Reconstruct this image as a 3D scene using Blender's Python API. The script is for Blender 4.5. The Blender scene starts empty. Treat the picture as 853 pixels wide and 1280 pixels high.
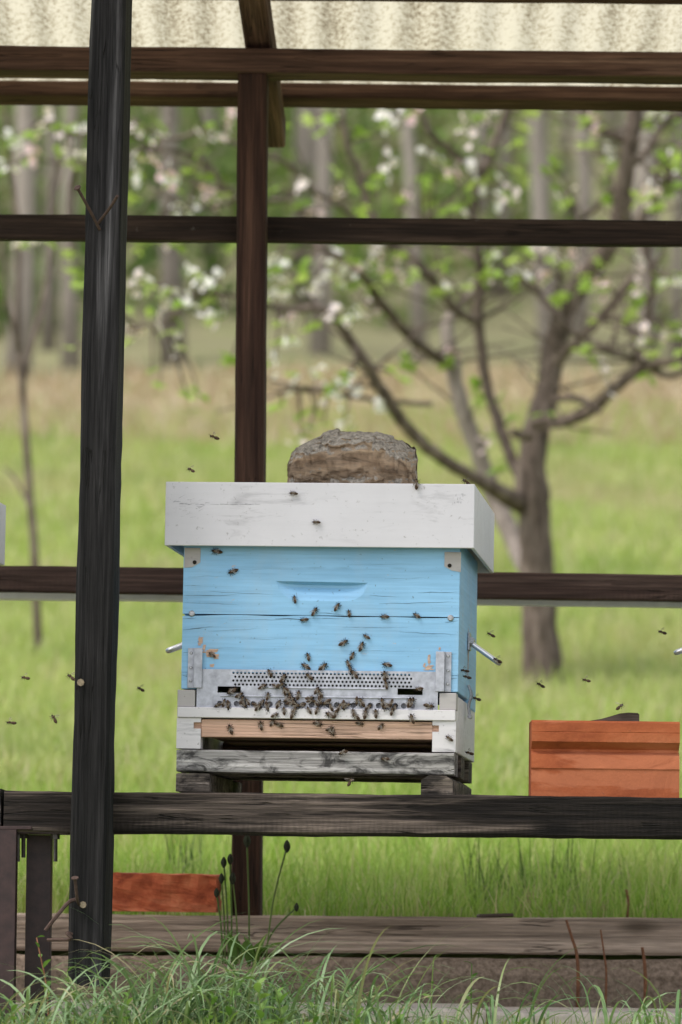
import bpy, bmesh, math, random
import numpy as np
from mathutils import Vector, Matrix, Euler, noise as mnoise

random.seed(7)
rng = np.random.default_rng(7)
R = math.radians
scene = bpy.context.scene
C = scene.collection

# ------------------------------------------------------------------ camera
FPX, CX, CY = 5740.0, 426.5, 640.0          # focal length and centre in pixels of the 853x1280 photograph
CAM = Vector((0, 0, 0.17))
PITCH, ROLL = math.atan(525.0 / FPX), R(0.55)
RM = Matrix.Rotation(math.pi / 2 + PITCH, 3, 'X') @ Matrix.Rotation(ROLL, 3, 'Z')
cd = bpy.data.cameras.new('camera')
cam = bpy.data.objects.new('camera', cd)
C.objects.link(cam)
cam.matrix_world = Matrix.Translation(CAM) @ RM.to_4x4()
cd.sensor_fit = 'VERTICAL'
cd.sensor_height = 36.0
cd.sensor_width = 24.0
cd.lens = FPX / 1280.0 * 36.0
cd.clip_start = 0.1
cd.clip_end = 1500
cd.dof.use_dof = True
cd.dof.focus_distance = 7.47
cd.dof.aperture_fstop = 5.4
cd.dof.aperture_blades = 8
scene.camera = cam

# ------------------------------------------------------------------ light
SUN_EL, SUN_AZ = R(58), R(244)              # soft sun through cloud, behind the camera and a little left
world = bpy.data.worlds.new('World')
scene.world = world
world.use_nodes = True
wn = world.node_tree
wn.nodes.clear()
sky = wn.nodes.new('ShaderNodeTexSky')
sky.sky_type = 'NISHITA'
sky.sun_disc = False
sky.sun_elevation = SUN_EL
sky.sun_rotation = SUN_AZ
sky.air_density = 1.0
sky.dust_density = 1.0
hs = wn.nodes.new('ShaderNodeHueSaturation')
hs.inputs['Saturation'].default_value = 0.28    # cloud cover: pale sky
bg = wn.nodes.new('ShaderNodeBackground')
bg.inputs['Strength'].default_value = 0.12
wo = wn.nodes.new('ShaderNodeOutputWorld')
wn.links.new(sky.outputs[0], hs.inputs['Color'])
wn.links.new(hs.outputs[0], bg.inputs['Color'])
wn.links.new(bg.outputs[0], wo.inputs['Surface'])
sd = bpy.data.lights.new('sun', 'SUN')
sd.energy = 1.5
sd.angle = R(22)
sd.color = (1.0, 0.94, 0.88)
sun = bpy.data.objects.new('sun', sd)
C.objects.link(sun)
sdir = Vector((math.sin(SUN_AZ) * math.cos(SUN_EL), math.cos(SUN_AZ) * math.cos(SUN_EL), math.sin(SUN_EL)))
sun.rotation_euler = sdir.to_track_quat('Z', 'Y').to_euler()

vs = scene.view_settings
vs.view_transform = 'Standard'
vs.look = 'None'
vs.exposure = 1.42
vs.gamma = 1.0
vs.use_curve_mapping = False
scene.render.engine = 'CYCLES'
cy = scene.cycles
cy.use_denoising = True
try:
    cy.denoiser = 'OPENIMAGEDENOISE'
except Exception:
    pass
cy.max_bounces = 6
cy.transparent_max_bounces = 8
cy.sample_clamp_indirect = 6.0


# ------------------------------------------------------------------ helpers
def W(x, y, Y):
    """world point on the plane Y = const that the photograph shows at pixel (x, y)"""
    d = RM @ Vector(((x - CX) / FPX, -(y - CY) / FPX, -1.0))
    return CAM + d * ((Y - CAM.y) / d.y)


def tag(o, label=None, cat=None, group=None, kind=None):
    if label: o['label'] = label
    if cat: o['category'] = cat
    if group: o['group'] = group
    if kind: o['kind'] = kind
    return o


def thing(name, label, cat, loc=(0, 0, 0), rot=(0, 0, 0), group=None):
    o = bpy.data.objects.new(name, None)
    o.empty_display_size = 0.05
    C.objects.link(o)
    o.location = loc
    o.rotation_euler = rot
    return tag(o, label, cat, group)


def basis(o):
    return Matrix.LocRotScale(o.location, o.rotation_euler, o.scale)


def link(name, me, mats, parent=None, world=False, smooth=False):
    """one mesh object; world=True means its own matrix is given in world space"""
    o = bpy.data.objects.new(name, me)
    C.objects.link(o)
    for m in (mats if isinstance(mats, (list, tuple)) else [mats]):
        if len(me.materials) < (len(mats) if isinstance(mats, (list, tuple)) else 1):
            me.materials.append(m)
    if parent:
        o.parent = parent
        if world:
            pm = basis(parent)
            if parent.parent:
                pm = basis(parent.parent) @ parent.matrix_parent_inverse @ pm
            o.matrix_parent_inverse = pm.inverted()
    if smooth:
        me.polygons.foreach_set('use_smooth', [True] * len(me.polygons))
    return o


def bm_obj(name, bm, mats, parent=None, world=False, smooth=False):
    me = bpy.data.meshes.new(name)
    bmesh.ops.recalc_face_normals(bm, faces=bm.faces)
    bm.to_mesh(me)
    bm.free()
    return link(name, me, mats, parent, world, smooth)


def np_mesh(name, verts, faces_flat, sizes):
    me = bpy.data.meshes.new(name)
    nv, nl, nf = len(verts), len(faces_flat), len(sizes)
    me.vertices.add(nv)
    me.vertices.foreach_set('co', np.asarray(verts, np.float32).ravel())
    me.loops.add(nl)
    me.loops.foreach_set('vertex_index', np.asarray(faces_flat, np.int32))
    me.polygons.add(nf)
    st = np.concatenate([[0], np.cumsum(sizes)[:-1]]).astype(np.int32)
    me.polygons.foreach_set('loop_start', st)
    me.update(calc_edges=True)
    return me


def add_box(bm, x0, x1, y0, y1, z0, z1, bev=0.0015, seg=1):
    v = [bm.verts.new(p) for p in ((x0, y0, z0), (x1, y0, z0), (x1, y1, z0), (x0, y1, z0),
                                   (x0, y0, z1), (x1, y0, z1), (x1, y1, z1), (x0, y1, z1))]
    f = [bm.faces.new([v[i] for i in q]) for q in ((0, 3, 2, 1), (4, 5, 6, 7), (0, 1, 5, 4), (1, 2, 6, 5), (2, 3, 7, 6), (3, 0, 4, 7))]
    if bev:
        es = list({e for q in f for e in q.edges})
        bmesh.ops.bevel(bm, geom=es, offset=bev, segments=seg, affect='EDGES', profile=0.5)


def box(name, x0, x1, y0, y1, z0, z1, mat, parent=None, bev=0.0015, world=False):
    """a box whose own origin sits at its centre, so that the grain runs along it"""
    c = Vector(((x0 + x1) / 2, (y0 + y1) / 2, (z0 + z1) / 2))
    bm = bmesh.new()
    add_box(bm, x0 - c.x, x1 - c.x, y0 - c.y, y1 - c.y, z0 - c.z, z1 - c.z, bev)
    o = bm_obj(name, bm, mat, parent, world)
    o.location = c
    return o


def frame_of(d, up=Vector((0, 0, 1))):
    d = d.normalized()
    if abs(d.dot(up)) > 0.95:
        up = Vector((0, -1, 0))
    s = up.cross(d).normalized()
    u = d.cross(s).normalized()
    return Matrix((d, s, u)).transposed()


def beam(name, A, B, w, h, mat, parent=None, yaw=0.0, segs=26, jit=0.0012, cham=0.004, seed=0, end_slope=0.0):
    """a sawn timber from A to B (centre line); local X runs along the grain; w across, h up"""
    A, B = Vector(A), Vector(B)
    L = (B - A).length
    F = frame_of(B - A)
    if yaw:
        F = F @ Matrix.Rotation(yaw, 3, 'X')
    bm = bmesh.new()
    prof = [(-w / 2 + cham, -h / 2), (w / 2 - cham, -h / 2), (w / 2, -h / 2 + cham), (w / 2, h / 2 - cham),
            (w / 2 - cham, h / 2), (-w / 2 + cham, h / 2), (-w / 2, h / 2 - cham), (-w / 2, -h / 2 + cham)]
    rings = []
    for i in range(segs + 1):
        t = i / segs
        ring = []
        for k, (py, pz) in enumerate(prof):
            x = (t - 0.5) * L
            q = Vector((x * 5 + seed * 3.1, k * 0.9, seed))
            n1, n2 = mnoise.noise(q), mnoise.noise(q + Vector((7, 3, 1)))
            n3 = mnoise.noise(Vector((x * 28 + seed, k * 2.0, 5)))
            dx = 0
            if i in (0, segs):
                dx = n1 * jit + end_slope * pz * (1 if i else -1)
            ring.append(bm.verts.new((x + dx, py + (n1 + 0.5 * n3) * jit, pz + (n2 + 0.5 * n3) * jit)))
        rings.append(ring)
    for a, b in zip(rings, rings[1:]):
        for k in range(8):
            bm.faces.new((a[k], a[(k + 1) % 8], b[(k + 1) % 8], b[k]))
    bm.faces.new(rings[0][::-1])
    bm.faces.new(rings[-1])
    o = bm_obj(name, bm, mat, parent, world=True)
    o.matrix_basis = Matrix.Translation((A + B) / 2) @ F.to_4x4()
    return o


def add_tube(bm, pts, rads, n=8, cap=True, rough=0.0, seed=0, ell=None):
    pts = [Vector(p) for p in pts]
    rings = []
    prev = None
    for i, p in enumerate(pts):
        d = (pts[min(i + 1, len(pts) - 1)] - pts[max(i - 1, 0)]).normalized()
        if prev is None:
            ref = Vector((0, 0, 1)) if abs(d.z) < 0.9 else Vector((0, 1, 0))
            s = d.cross(ref).normalized()
        else:
            s = (prev - d * prev.dot(d)).normalized()
        prev = s
        u = d.cross(s)
        ring = []
        for k in range(n):
            a = 2 * math.pi * k / n
            r = rads[i]
            if rough:
                r *= 1 + rough * mnoise.noise(Vector((k * 1.3 + seed, p.z * 9 + p.x * 9, seed)))
            ru = r * (ell or 1.0)
            ring.append(bm.verts.new(p + s * (math.cos(a) * r) + u * (math.sin(a) * ru)))
        rings.append(ring)
    for a, b in zip(rings, rings[1:]):
        for k in range(n):
            bm.faces.new((a[k], a[(k + 1) % n], b[(k + 1) % n], b[k]))
    if cap:
        bm.faces.new(rings[0][::-1])
        bm.faces.new(rings[-1])


def spline(pts, sub=5):
    """Catmull-Rom through tuples of any length"""
    P = [np.array(p, float) for p in pts]
    P = [2 * P[0] - P[1]] + P + [2 * P[-1] - P[-2]]
    out = []
    for i in range(1, len(P) - 2):
        for k in range(sub):
            t = k / sub
            a, b, c, d = P[i - 1:i + 3]
            out.append(0.5 * (2 * b + (c - a) * t + (2 * a - 5 * b + 4 * c - d) * t * t + (3 * b - a - 3 * c + d) * t ** 3))
    out.append(P[-2])
    return out


def tube_obj(name, pts, rads, mat, parent=None, n=8, world=True, rough=0.0, seed=0, smooth=True, ell=None):
    bm = bmesh.new()
    add_tube(bm, pts, rads, n, True, rough, seed, ell)
    return bm_obj(name, bm, mat, parent, world=world, smooth=smooth)


def sharing(name, src, parent, loc, rot=(0, 0, 0), sc=(1, 1, 1), world=False):
    o = bpy.data.objects.new(name, src)
    C.objects.link(o)
    o.parent = parent
    if world and parent:
        o.matrix_parent_inverse = basis(parent).inverted()
    o.location = loc
    o.rotation_euler = rot
    o.scale = sc
    return o


# ------------------------------------------------------------------ materials
class NT:
    def __init__(s, name, rough=0.8, spec=0.3):
        s.m = bpy.data.materials.new(name)
        s.m.use_nodes = True
        s.t = s.m.node_tree
        s.b = s.t.nodes['Principled BSDF']
        s.out = s.t.nodes['Material Output']
        s.b.inputs['Roughness'].default_value = rough
        s.b.inputs['Specular IOR Level'].default_value = spec
        s._c = {}

    def n(s, kind, **kw):
        x = s.t.nodes.new('ShaderNode' + kind)
        for k, v in kw.items():
            setattr(x, k, v)
        return x

    def put(s, sock, v):
        if isinstance(v, bpy.types.NodeSocket):
            s.t.links.new(v, sock)
        else:
            sock.default_value = v

    def coord(s, scale=(1, 1, 1), rand=True, kind='Object', loc=(0, 0, 0)):
        tc = s.n('TexCoord').outputs[kind]
        if rand:
            oi = s.n('ObjectInfo').outputs['Random']
            mu = s.n('Math', operation='MULTIPLY')
            s.put(mu.inputs[0], oi); mu.inputs[1].default_value = 37.0
            ad = s.n('VectorMath', operation='ADD')
            s.put(ad.inputs[0], tc); s.put(ad.inputs[1], mu.outputs[0])
            tc = ad.outputs[0]
        mp = s.n('Mapping')
        mp.inputs['Scale'].default_value = scale
        mp.inputs['Location'].default_value = loc
        s.put(mp.inputs['Vector'], tc)
        return mp.outputs[0]

    def noise(s, vec, scale, detail=4, rough=0.55, dist=0.0):
        x = s.n('TexNoise')
        s.put(x.inputs['Vector'], vec)
        x.inputs['Scale'].default_value = scale
        x.inputs['Detail'].default_value = detail
        x.inputs['Roughness'].default_value = rough
        x.inputs['Distortion'].default_value = dist
        return x.outputs['Fac']

    def ramp(s, fac, stops):
        x = s.n('ValToRGB')
        e = x.color_ramp.elements
        while len(e) < len(stops):
            e.new(0.5)
        for i, (p, c) in enumerate(stops):
            e[i].position = p
            if not isinstance(c, (tuple, list)):
                c = (c, c, c)
            e[i].color = (*c[:3], 1)
        s.put(x.inputs[0], fac)
        return x.outputs[0]

    def mix(s, fac, a, b, blend='MIX'):
        x = s.n('Mix', data_type='RGBA', blend_type=blend)
        s.put(x.inputs[0], fac)
        for sock, v in ((x.inputs[6], a), (x.inputs[7], b)):
            s.put(sock, (*v, 1) if isinstance(v, tuple) and len(v) == 3 else v)
        return x.outputs[2]

    def math(s, op, a, b=0.0, clamp=False):
        x = s.n('Math', operation=op, use_clamp=clamp)
        s.put(x.inputs[0], a); s.put(x.inputs[1], b)
        return x.outputs[0]

    def color(s, c):
        s.put(s.b.inputs['Base Color'], (*c, 1) if isinstance(c, tuple) else c)

    def bump(s, h, strength=0.3, dist=0.002):
        x = s.n('Bump')
        x.inputs['Strength'].default_value = strength
        x.inputs['Distance'].default_value = dist
        s.put(x.inputs['Height'], h)
        s.put(s.b.inputs['Normal'], x.outputs[0])


def wood(name, dark, mid, light, streak=0.5, blotch=None, rough=0.85, bump=0.5, crack=0.6, lichen=None, saw=0.0):
    t = NT(name, rough, 0.2)
    v = t.coord((1, 1, 1))
    g = t.coord((1.6, 24, 24))
    fine = t.coord((5, 190, 190))
    wob = t.noise(v, 3.0, 2)
    n1 = t.noise(g, 1.0, 6, 0.6, 0.6)
    n2 = t.noise(fine, 1.0, 5, 0.65)
    col = t.ramp(n1, [(0.28, dark), (0.52, mid), (0.78, light)])
    f2 = t.ramp(n2, [(0.32, 0.2), (0.5, 1.0), (0.66, 2.1)])
    col = t.mix(streak, col, f2, 'MULTIPLY')
    if blotch:
        n3 = t.noise(t.coord((22, 48, 48)), 1.0, 7, 0.7, 0.6)
        col = t.mix(t.ramp(n3, [(0.46, 0.0), (0.6, 0.9)]), col, blotch)
    # saw marks across the board, knots
    wv = t.n('TexWave', wave_type='BANDS', bands_direction='X')
    t.put(wv.inputs['Vector'], t.coord((1, 0.35, 0.35))); wv.inputs['Scale'].default_value = 34.0
    wv.inputs['Distortion'].default_value = 7.0; wv.inputs['Detail'].default_value = 4.0; wv.inputs['Detail Scale'].default_value = 2.0
    sg = t.ramp(t.noise(t.coord((1.5, 14, 14)), 1.0, 3), [(0.5, 0.0), (0.68, saw)])
    col = t.mix(sg, col, t.ramp(wv.outputs['Fac'], [(0.2, 0.55), (0.8, 1.5)]), 'MULTIPLY')
    vk = t.n('TexVoronoi'); t.put(vk.inputs['Vector'], t.coord((2.6, 7, 7))); vk.inputs['Scale'].default_value = 1.0
    kn = t.ramp(vk.outputs['Distance'], [(0.06, 0.85), (0.13, 0.0)])
    col = t.mix(kn, col, tuple(c * 0.5 for c in dark))
    n4 = t.noise(t.coord((2.2, 60, 60)), 1.0, 3, 0.5, 0.3)
    cr = t.math('ABSOLUTE', t.math('SUBTRACT', n4, 0.5))
    crm = t.ramp(cr, [(0.0, 1.0), (0.012, 0.0)])
    gate = t.ramp(t.noise(v, 6.0, 2), [(0.5, 0.0), (0.58, 1.0)])
    crm = t.math('MULTIPLY', crm, gate)
    col = t.mix(t.math('MULTIPLY', crm, crack), col, (0.006, 0.005, 0.004))
    if lichen:
        n5 = t.noise(v, 38.0, 4, 0.6)
        col = t.mix(t.ramp(n5, [(0.66, 0.0), (0.74, 0.8)]), col, lichen)
    t.color(col)
    h = t.math('SUBTRACT', t.math('ADD', n1, n2), t.math('MULTIPLY', crm, 2.0))
    t.bump(h, min(1.0, bump * 1.5), 0.004)
    return t.m


def plain(name, col, rough=0.7, var=0.25, scale=30.0, spec=0.3, metal=0.0, bump=0.0, second=None):
    t = NT(name, rough, spec)
    v = t.coord()
    n = t.noise(v, scale, 5, 0.6)
    lo = tuple(max(0.0, c * (1 - var)) for c in col)
    hi = second or tuple(min(1.0, c * (1 + var)) for c in col)
    t.color(t.ramp(n, [(0.3, lo), (0.7, hi)]))
    t.b.inputs['Metallic'].default_value = metal
    if bump:
        t.bump(n, bump, 0.002)
    return t.m


def leafmat(name, cols, trans=0.45, rough=0.55, per='island', patch=None):
    """leaf and blade material: colour varies from blade to blade; light passes through"""
    t = NT(name, rough, 0.25)
    if per == 'island':
        rnd = t.n('NewGeometry').outputs['Random Per Island']
    else:
        rnd = t.n('ObjectInfo').outputs['Random']
    k = len(cols)
    col = t.ramp(rnd, [(i / (k - 1), c) for i, c in enumerate(cols)])
    if patch:
        n = t.noise(t.coord((1, 0.6, 1), rand=False), patch[0], 3, 0.6)
        col = t.mix(t.ramp(n, [(patch[2], 0.0), (patch[3], patch[4])]), col, patch[1])
        nb = t.noise(t.coord((1.3, 0.7, 1), rand=False, loc=(5, 9, 0)), patch[0] * 2.3, 4, 0.65)
        col = t.mix(t.ramp(nb, [(0.5, 0.0), (0.68, 0.5)]), col, (0.16, 0.27, 0.05))
    t.color(col)
    tr = t.n('BsdfTranslucent')
    t.put(tr.inputs['Color'], t.mix(1.0, col, (1.0, 1.0, 0.72), 'MULTIPLY'))
    mx = t.n('MixShader')
    mx.inputs[0].default_value = trans
    t.put(mx.inputs[1], t.b.outputs[0])
    t.put(mx.inputs[2], tr.outputs[0])
    t.put(t.out.inputs['Surface'], mx.outputs[0])
    return t.m


M = {}
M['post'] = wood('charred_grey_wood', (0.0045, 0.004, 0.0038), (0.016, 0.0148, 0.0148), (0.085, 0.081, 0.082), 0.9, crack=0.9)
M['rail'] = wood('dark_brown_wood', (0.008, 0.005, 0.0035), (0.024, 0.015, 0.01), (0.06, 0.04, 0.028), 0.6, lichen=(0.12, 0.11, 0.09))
M['midrail'] = wood('brown_weathered_wood', (0.024, 0.013, 0.01), (0.062, 0.037, 0.028), (0.13, 0.085, 0.065), 0.6, saw=0.25)
M['rearpost'] = wood('red_brown_wood', (0.012, 0.006, 0.004), (0.034, 0.016, 0.01), (0.08, 0.042, 0.027), 0.6)
M['roofwood'] = wood('roof_timber', (0.028, 0.014, 0.009), (0.085, 0.046, 0.03), (0.2, 0.125, 0.085), 0.5)
M['bench'] = wood('bench_wood', (0.005, 0.004, 0.0035), (0.016, 0.012, 0.01), (0.22, 0.17, 0.14), 0.9, crack=0.95, bump=0.9, saw=0.4)
M['sleeper'] = wood('sleeper_wood', (0.19, 0.14, 0.105), (0.37, 0.285, 0.23), (0.5, 0.4, 0.335), 0.5)
M['pallet'] = wood('grey_pallet_wood', (0.16, 0.15, 0.14), (0.32, 0.3, 0.285), (0.5, 0.475, 0.45), 0.6, blotch=(0.03, 0.028, 0.027))
M['palletdark'] = wood('dark_pallet_wood', (0.05, 0.04, 0.032), (0.13, 0.105, 0.085), (0.27, 0.23, 0.19), 0.6, blotch=(0.018, 0.015, 0.013))
M['innerwood'] = wood('inner_wood', (0.14, 0.085, 0.06), (0.26, 0.165, 0.12), (0.36, 0.25, 0.19), 0.5)
M['raw'] = wood('raw_pine', (0.36, 0.2, 0.135), (0.52, 0.325, 0.235), (0.62, 0.43, 0.335), 0.35, crack=0.3)
M['paleedge'] = plain('pale_batten', (0.75, 0.76, 0.72), 0.7, 0.1)
M['steel'] = plain('rusty_primer_steel', (0.035, 0.017, 0.016), 0.55, 0.4, 60, 0.4, bump=0.15)
M['bolt'] = plain('bolt_steel', (0.07, 0.062, 0.056), 0.45, 0.4, 90, metal=0.7)
M['rust'] = plain('rusty_iron', (0.06, 0.036, 0.028), 0.8, 0.45, 200, bump=0.2)
M['nailhead'] = plain('nail_head', (0.24, 0.19, 0.13), 0.6, 0.4, 300, metal=0.3)
M['galv'] = plain('galvanised_sheet', (0.4, 0.405, 0.45), 0.5, 0.28, 70, 0.4, metal=0.25)
M['bright'] = plain('bright_steel', (0.68, 0.68, 0.7), 0.28, 0.1, 40, 0.5, metal=0.9)
M['screw'] = plain('screw_steel', (0.35, 0.35, 0.36), 0.4, 0.4, 400, metal=0.7)
M['dark'] = plain('dark_comb', (0.018, 0.014, 0.01), 0.9, 0.3)
M['concrete'] = plain('kerb_concrete', (0.26, 0.19, 0.145), 0.95, 0.45, 120, 0.1, bump=0.9, second=(0.38, 0.29, 0.23))
M['slab'] = plain('pale_slab', (0.6, 0.51, 0.44), 0.95, 0.25, 45, 0.1, bump=0.4)
M['chip'] = wood('bark_chip', (0.03, 0.02, 0.015), (0.07, 0.05, 0.04), (0.14, 0.11, 0.09), 0.5)


def blue_paint():
    t = NT('blue_paint', 0.55, 0.35)
    v = t.coord(rand=False)
    fine = t.noise(t.coord((7, 1, 160), rand=False), 1.0, 4, 0.6)
    n = t.noise(t.coord((2.5, 1, 9), rand=False), 2.0, 4, 0.6)
    col = t.ramp(n, [(0.3, (0.215, 0.435, 0.65)), (0.7, (0.27, 0.51, 0.73))])
    col = t.mix(0.4, col, t.ramp(fine, [(0.3, 0.62), (0.6, 1.1)]), 'MULTIPLY')
    gm = t.noise(t.coord((6, 6, 3), rand=False), 1.5, 6, 0.7)
    col = t.mix(t.ramp(gm, [(0.48, 0.0), (0.75, 0.3)]), col, (0.42, 0.46, 0.48))
    # hairline splits along the grain
    n4 = t.noise(t.coord((0.5, 1, 46), rand=False), 1.0, 1, 0.5, 0.0)
    cr = t.math('ABSOLUTE', t.math('SUBTRACT', n4, 0.5))
    crm = t.ramp(cr, [(0.0, 0.25), (0.005, 0.0)])
    gate = t.ramp(t.noise(v, 9.0, 2), [(0.52, 0.0), (0.6, 1.0)])
    crm = t.math('MULTIPLY', crm, gate)
    col = t.mix(t.math('MULTIPLY', crm, 0.75), col, (0.02, 0.03, 0.04))
    # flaked spots down to the pine
    n5 = t.noise(t.coord((60, 60, 110), rand=False), 1.0, 4, 0.7)
    g5 = t.ramp(t.noise(v, 5.3, 1), [(0.56, 0.0), (0.66, 1.0)])
    fl = t.math('MULTIPLY', t.ramp(n5, [(0.63, 0.0), (0.67, 0.85)]), g5)
    col = t.mix(fl, col, (0.5, 0.34, 0.24))
    # small specks of dirt
    n6 = t.noise(v, 160.0, 2, 0.5)
    col = t.mix(t.ramp(n6, [(0.69, 0.0), (0.75, 0.6)]), col, (0.07, 0.07, 0.07))
    t.color(col)
    t.bump(t.math('SUBTRACT', fine, t.math('ADD', crm, fl)), 0.25, 0.001)
    return t.m


def flake_paint(name='worn_blue_paint'):
    """ragged bare-wood patch, the shape comes from its own mesh outline"""
    t = NT(name, 0.75, 0.2)
    n = t.noise(t.coord((12, 12, 260)), 1.0, 4, 0.6)
    t.color(t.ramp(n, [(0.3, (0.4, 0.25, 0.17)), (0.7, (0.62, 0.44, 0.33))]))
    return t.m


def white_paint(name, base=(0.74, 0.73, 0.72), stain=0.6, chips=0.5, grain=0.25):
    t = NT(name, 0.6, 0.3)
    v = t.coord()
    n = t.noise(v, 7.0, 5, 0.6)
    col = t.ramp(n, [(0.3, tuple(c * 0.9 for c in base)), (0.7, base)])
    sc = t.noise(t.coord((6, 60, 30)), 1.6, 5, 0.7, 0.5)
    g = t.ramp(t.noise(v, 13.0, 2), [(0.42, 0.0), (0.62, 1.0)])
    m1 = t.math('MULTIPLY', t.ramp(sc, [(0.54, 0.0), (0.7, stain)]), g)
    col = t.mix(m1, col, (0.2, 0.19, 0.2))
    gr = t.noise(t.coord((5, 5, 90)), 1.0, 4, 0.6)
    col = t.mix(grain, col, t.ramp(gr, [(0.35, 0.7), (0.6, 1.05)]), 'MULTIPLY')
    n6 = t.noise(v, 120.0, 4, 0.65)
    col = t.mix(t.ramp(n6, [(0.63, 0.0), (0.72, chips)]), col, (0.16, 0.14, 0.12))
    t.color(col)
    t.bump(n6, 0.08, 0.001)
    return t.m


M['blue'] = blue_paint()
M['flake'] = flake_paint()
M['lid'] = white_paint('white_lid_paint', (0.62, 0.598, 0.622), 0.5, 0.5, 0.08)
M['white'] = white_paint('white_wood_paint', (0.68, 0.645, 0.65), 1.0, 0.9)
M['worn_white'] = white_paint('worn_white_paint', (0.42, 0.39, 0.375), 1.0, 1.0)


def terracotta(name, c1, c2, c3, stretch=(3, 8, 22)):
    t = NT(name, 0.85, 0.2)
    n = t.noise(t.coord(stretch), 1.0, 5, 0.65, 0.5)
    col = t.ramp(n, [(0.3, c1), (0.5, c2), (0.72, c3)])
    f = t.noise(t.coord(), 220.0, 4, 0.7)
    col = t.mix(0.3, col, t.ramp(f, [(0.3, 0.7), (0.7, 1.2)]), 'MULTIPLY')
    sp = t.noise(t.coord(), 90.0, 3)
    col = t.mix(t.ramp(sp, [(0.7, 0.0), (0.78, 0.7)]), col, (0.12, 0.06, 0.045))
    st = t.noise(t.coord((4, 9, 16)), 1.0, 5, 0.6, 0.3)
    col = t.mix(t.ramp(st, [(0.55, 0.0), (0.6, 0.4)]), col, tuple(min(1, c * 1.15 + 0.03) for c in c3))
    st2 = t.noise(t.coord((7, 12, 30), loc=(3, 1, 2)), 1.0, 6, 0.7, 1.0)
    col = t.mix(t.ramp(st2, [(0.56, 0.0), (0.68, 0.4)]), col, tuple(c * 0.7 for c in c1))
    t.color(col)
    t.bump(t.math('ADD', f, st), 0.5, 0.0015)
    return t.m


M['terra'] = terracotta('terracotta', (0.24, 0.058, 0.022), (0.35, 0.095, 0.036), (0.44, 0.15, 0.066), (5, 9, 12))
M['brick'] = terracotta('red_brick', (0.22, 0.045, 0.022), (0.46, 0.11, 0.048), (0.58, 0.19, 0.09), (24, 24, 30))


def stone_mat():
    t = NT('field_stone', 0.92, 0.2)
    v = t.coord(rand=False)
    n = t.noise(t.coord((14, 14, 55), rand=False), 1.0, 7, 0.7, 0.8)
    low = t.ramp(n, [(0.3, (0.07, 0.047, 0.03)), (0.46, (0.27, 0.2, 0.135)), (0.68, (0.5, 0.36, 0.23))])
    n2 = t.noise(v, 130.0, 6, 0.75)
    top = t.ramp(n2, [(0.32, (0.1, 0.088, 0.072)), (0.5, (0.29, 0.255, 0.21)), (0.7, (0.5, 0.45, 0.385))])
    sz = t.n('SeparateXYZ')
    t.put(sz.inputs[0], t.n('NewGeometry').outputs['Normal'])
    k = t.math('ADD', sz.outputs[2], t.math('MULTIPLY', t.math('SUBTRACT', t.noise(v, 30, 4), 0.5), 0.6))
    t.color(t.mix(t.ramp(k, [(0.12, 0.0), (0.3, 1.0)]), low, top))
    t.bump(t.math('ADD', n, n2), 0.8, 0.004)
    return t.m


M['stone'] = stone_mat()


def bark(name, a, b, c, sc=(30, 30, 8)):
    t = NT(name, 0.9, 0.15)
    n = t.noise(t.coord(sc, rand=False), 1.0, 5, 0.65, 0.5)
    t.color(t.ramp(n, [(0.3, a), (0.52, b), (0.75, c)]))
    t.bump(n, 0.8, 0.01)
    return t.m


M['bark'] = bark('apple_bark', (0.04, 0.03, 0.023), (0.125, 0.095, 0.076), (0.27, 0.215, 0.18))
M['palebark'] = bark('pale_apple_bark', (0.16, 0.13, 0.11), (0.27, 0.225, 0.195), (0.36, 0.31, 0.27))
M['forestbark'] = bark('forest_bark', (0.17, 0.145, 0.12), (0.26, 0.225, 0.195), (0.35, 0.31, 0.275), (3, 3, 1))
M['darkbark'] = bark('dark_forest_bark', (0.12, 0.1, 0.085), (0.19, 0.165, 0.14), (0.26, 0.23, 0.2), (3, 3, 1))

M['meadow'] = leafmat('meadow_grass', [(0.25, 0.32, 0.075), (0.33, 0.42, 0.11), (0.41, 0.49, 0.155), (0.47, 0.5, 0.21), (0.52, 0.46, 0.3)], 0.45,
                      patch=(0.5, (0.46, 0.38, 0.25), 0.48, 0.7, 0.6))
M['neargrass'] = leafmat('near_grass', [(0.17, 0.27, 0.04), (0.24, 0.38, 0.06), (0.31, 0.46, 0.085), (0.39, 0.49, 0.13), (0.54, 0.46, 0.28)], 0.4, patch=(2.6, (0.4, 0.4, 0.16), 0.5, 0.68, 0.6))
M['sedge'] = leafmat('sedge', [(0.085, 0.16, 0.062), (0.13, 0.22, 0.092), (0.19, 0.29, 0.14), (0.25, 0.335, 0.185), (0.15, 0.25, 0.085), (0.34, 0.29, 0.18)], 0.3, 0.4)
M['rush'] = leafmat('rush', [(0.035, 0.075, 0.018), (0.06, 0.11, 0.028), (0.1, 0.15, 0.04)], 0.2)
M['drygrass'] = leafmat('dry_grass', [(0.36, 0.26, 0.16), (0.46, 0.35, 0.23), (0.52, 0.43, 0.32)], 0.3)
M['weed'] = leafmat('weed_leaf', [(0.08, 0.17, 0.03), (0.13, 0.24, 0.05), (0.2, 0.31, 0.08)], 0.4, per='object')
M['plantain'] = leafmat('plantain', [(0.1, 0.16, 0.04), (0.16, 0.22, 0.06)], 0.15, per='object')
M['seedhead'] = plain('plantain_head', (0.03, 0.035, 0.018), 0.9, 0.5, 300)
M['stalk'] = plain('rust_brown_stalk', (0.19, 0.085, 0.045), 0.85, 0.4, 120)
M['appleleaf'] = leafmat('apple_leaf', [(0.24, 0.38, 0.06), (0.33, 0.49, 0.09), (0.43, 0.57, 0.14), (0.48, 0.58, 0.2)], 0.5, per='object')
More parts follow.
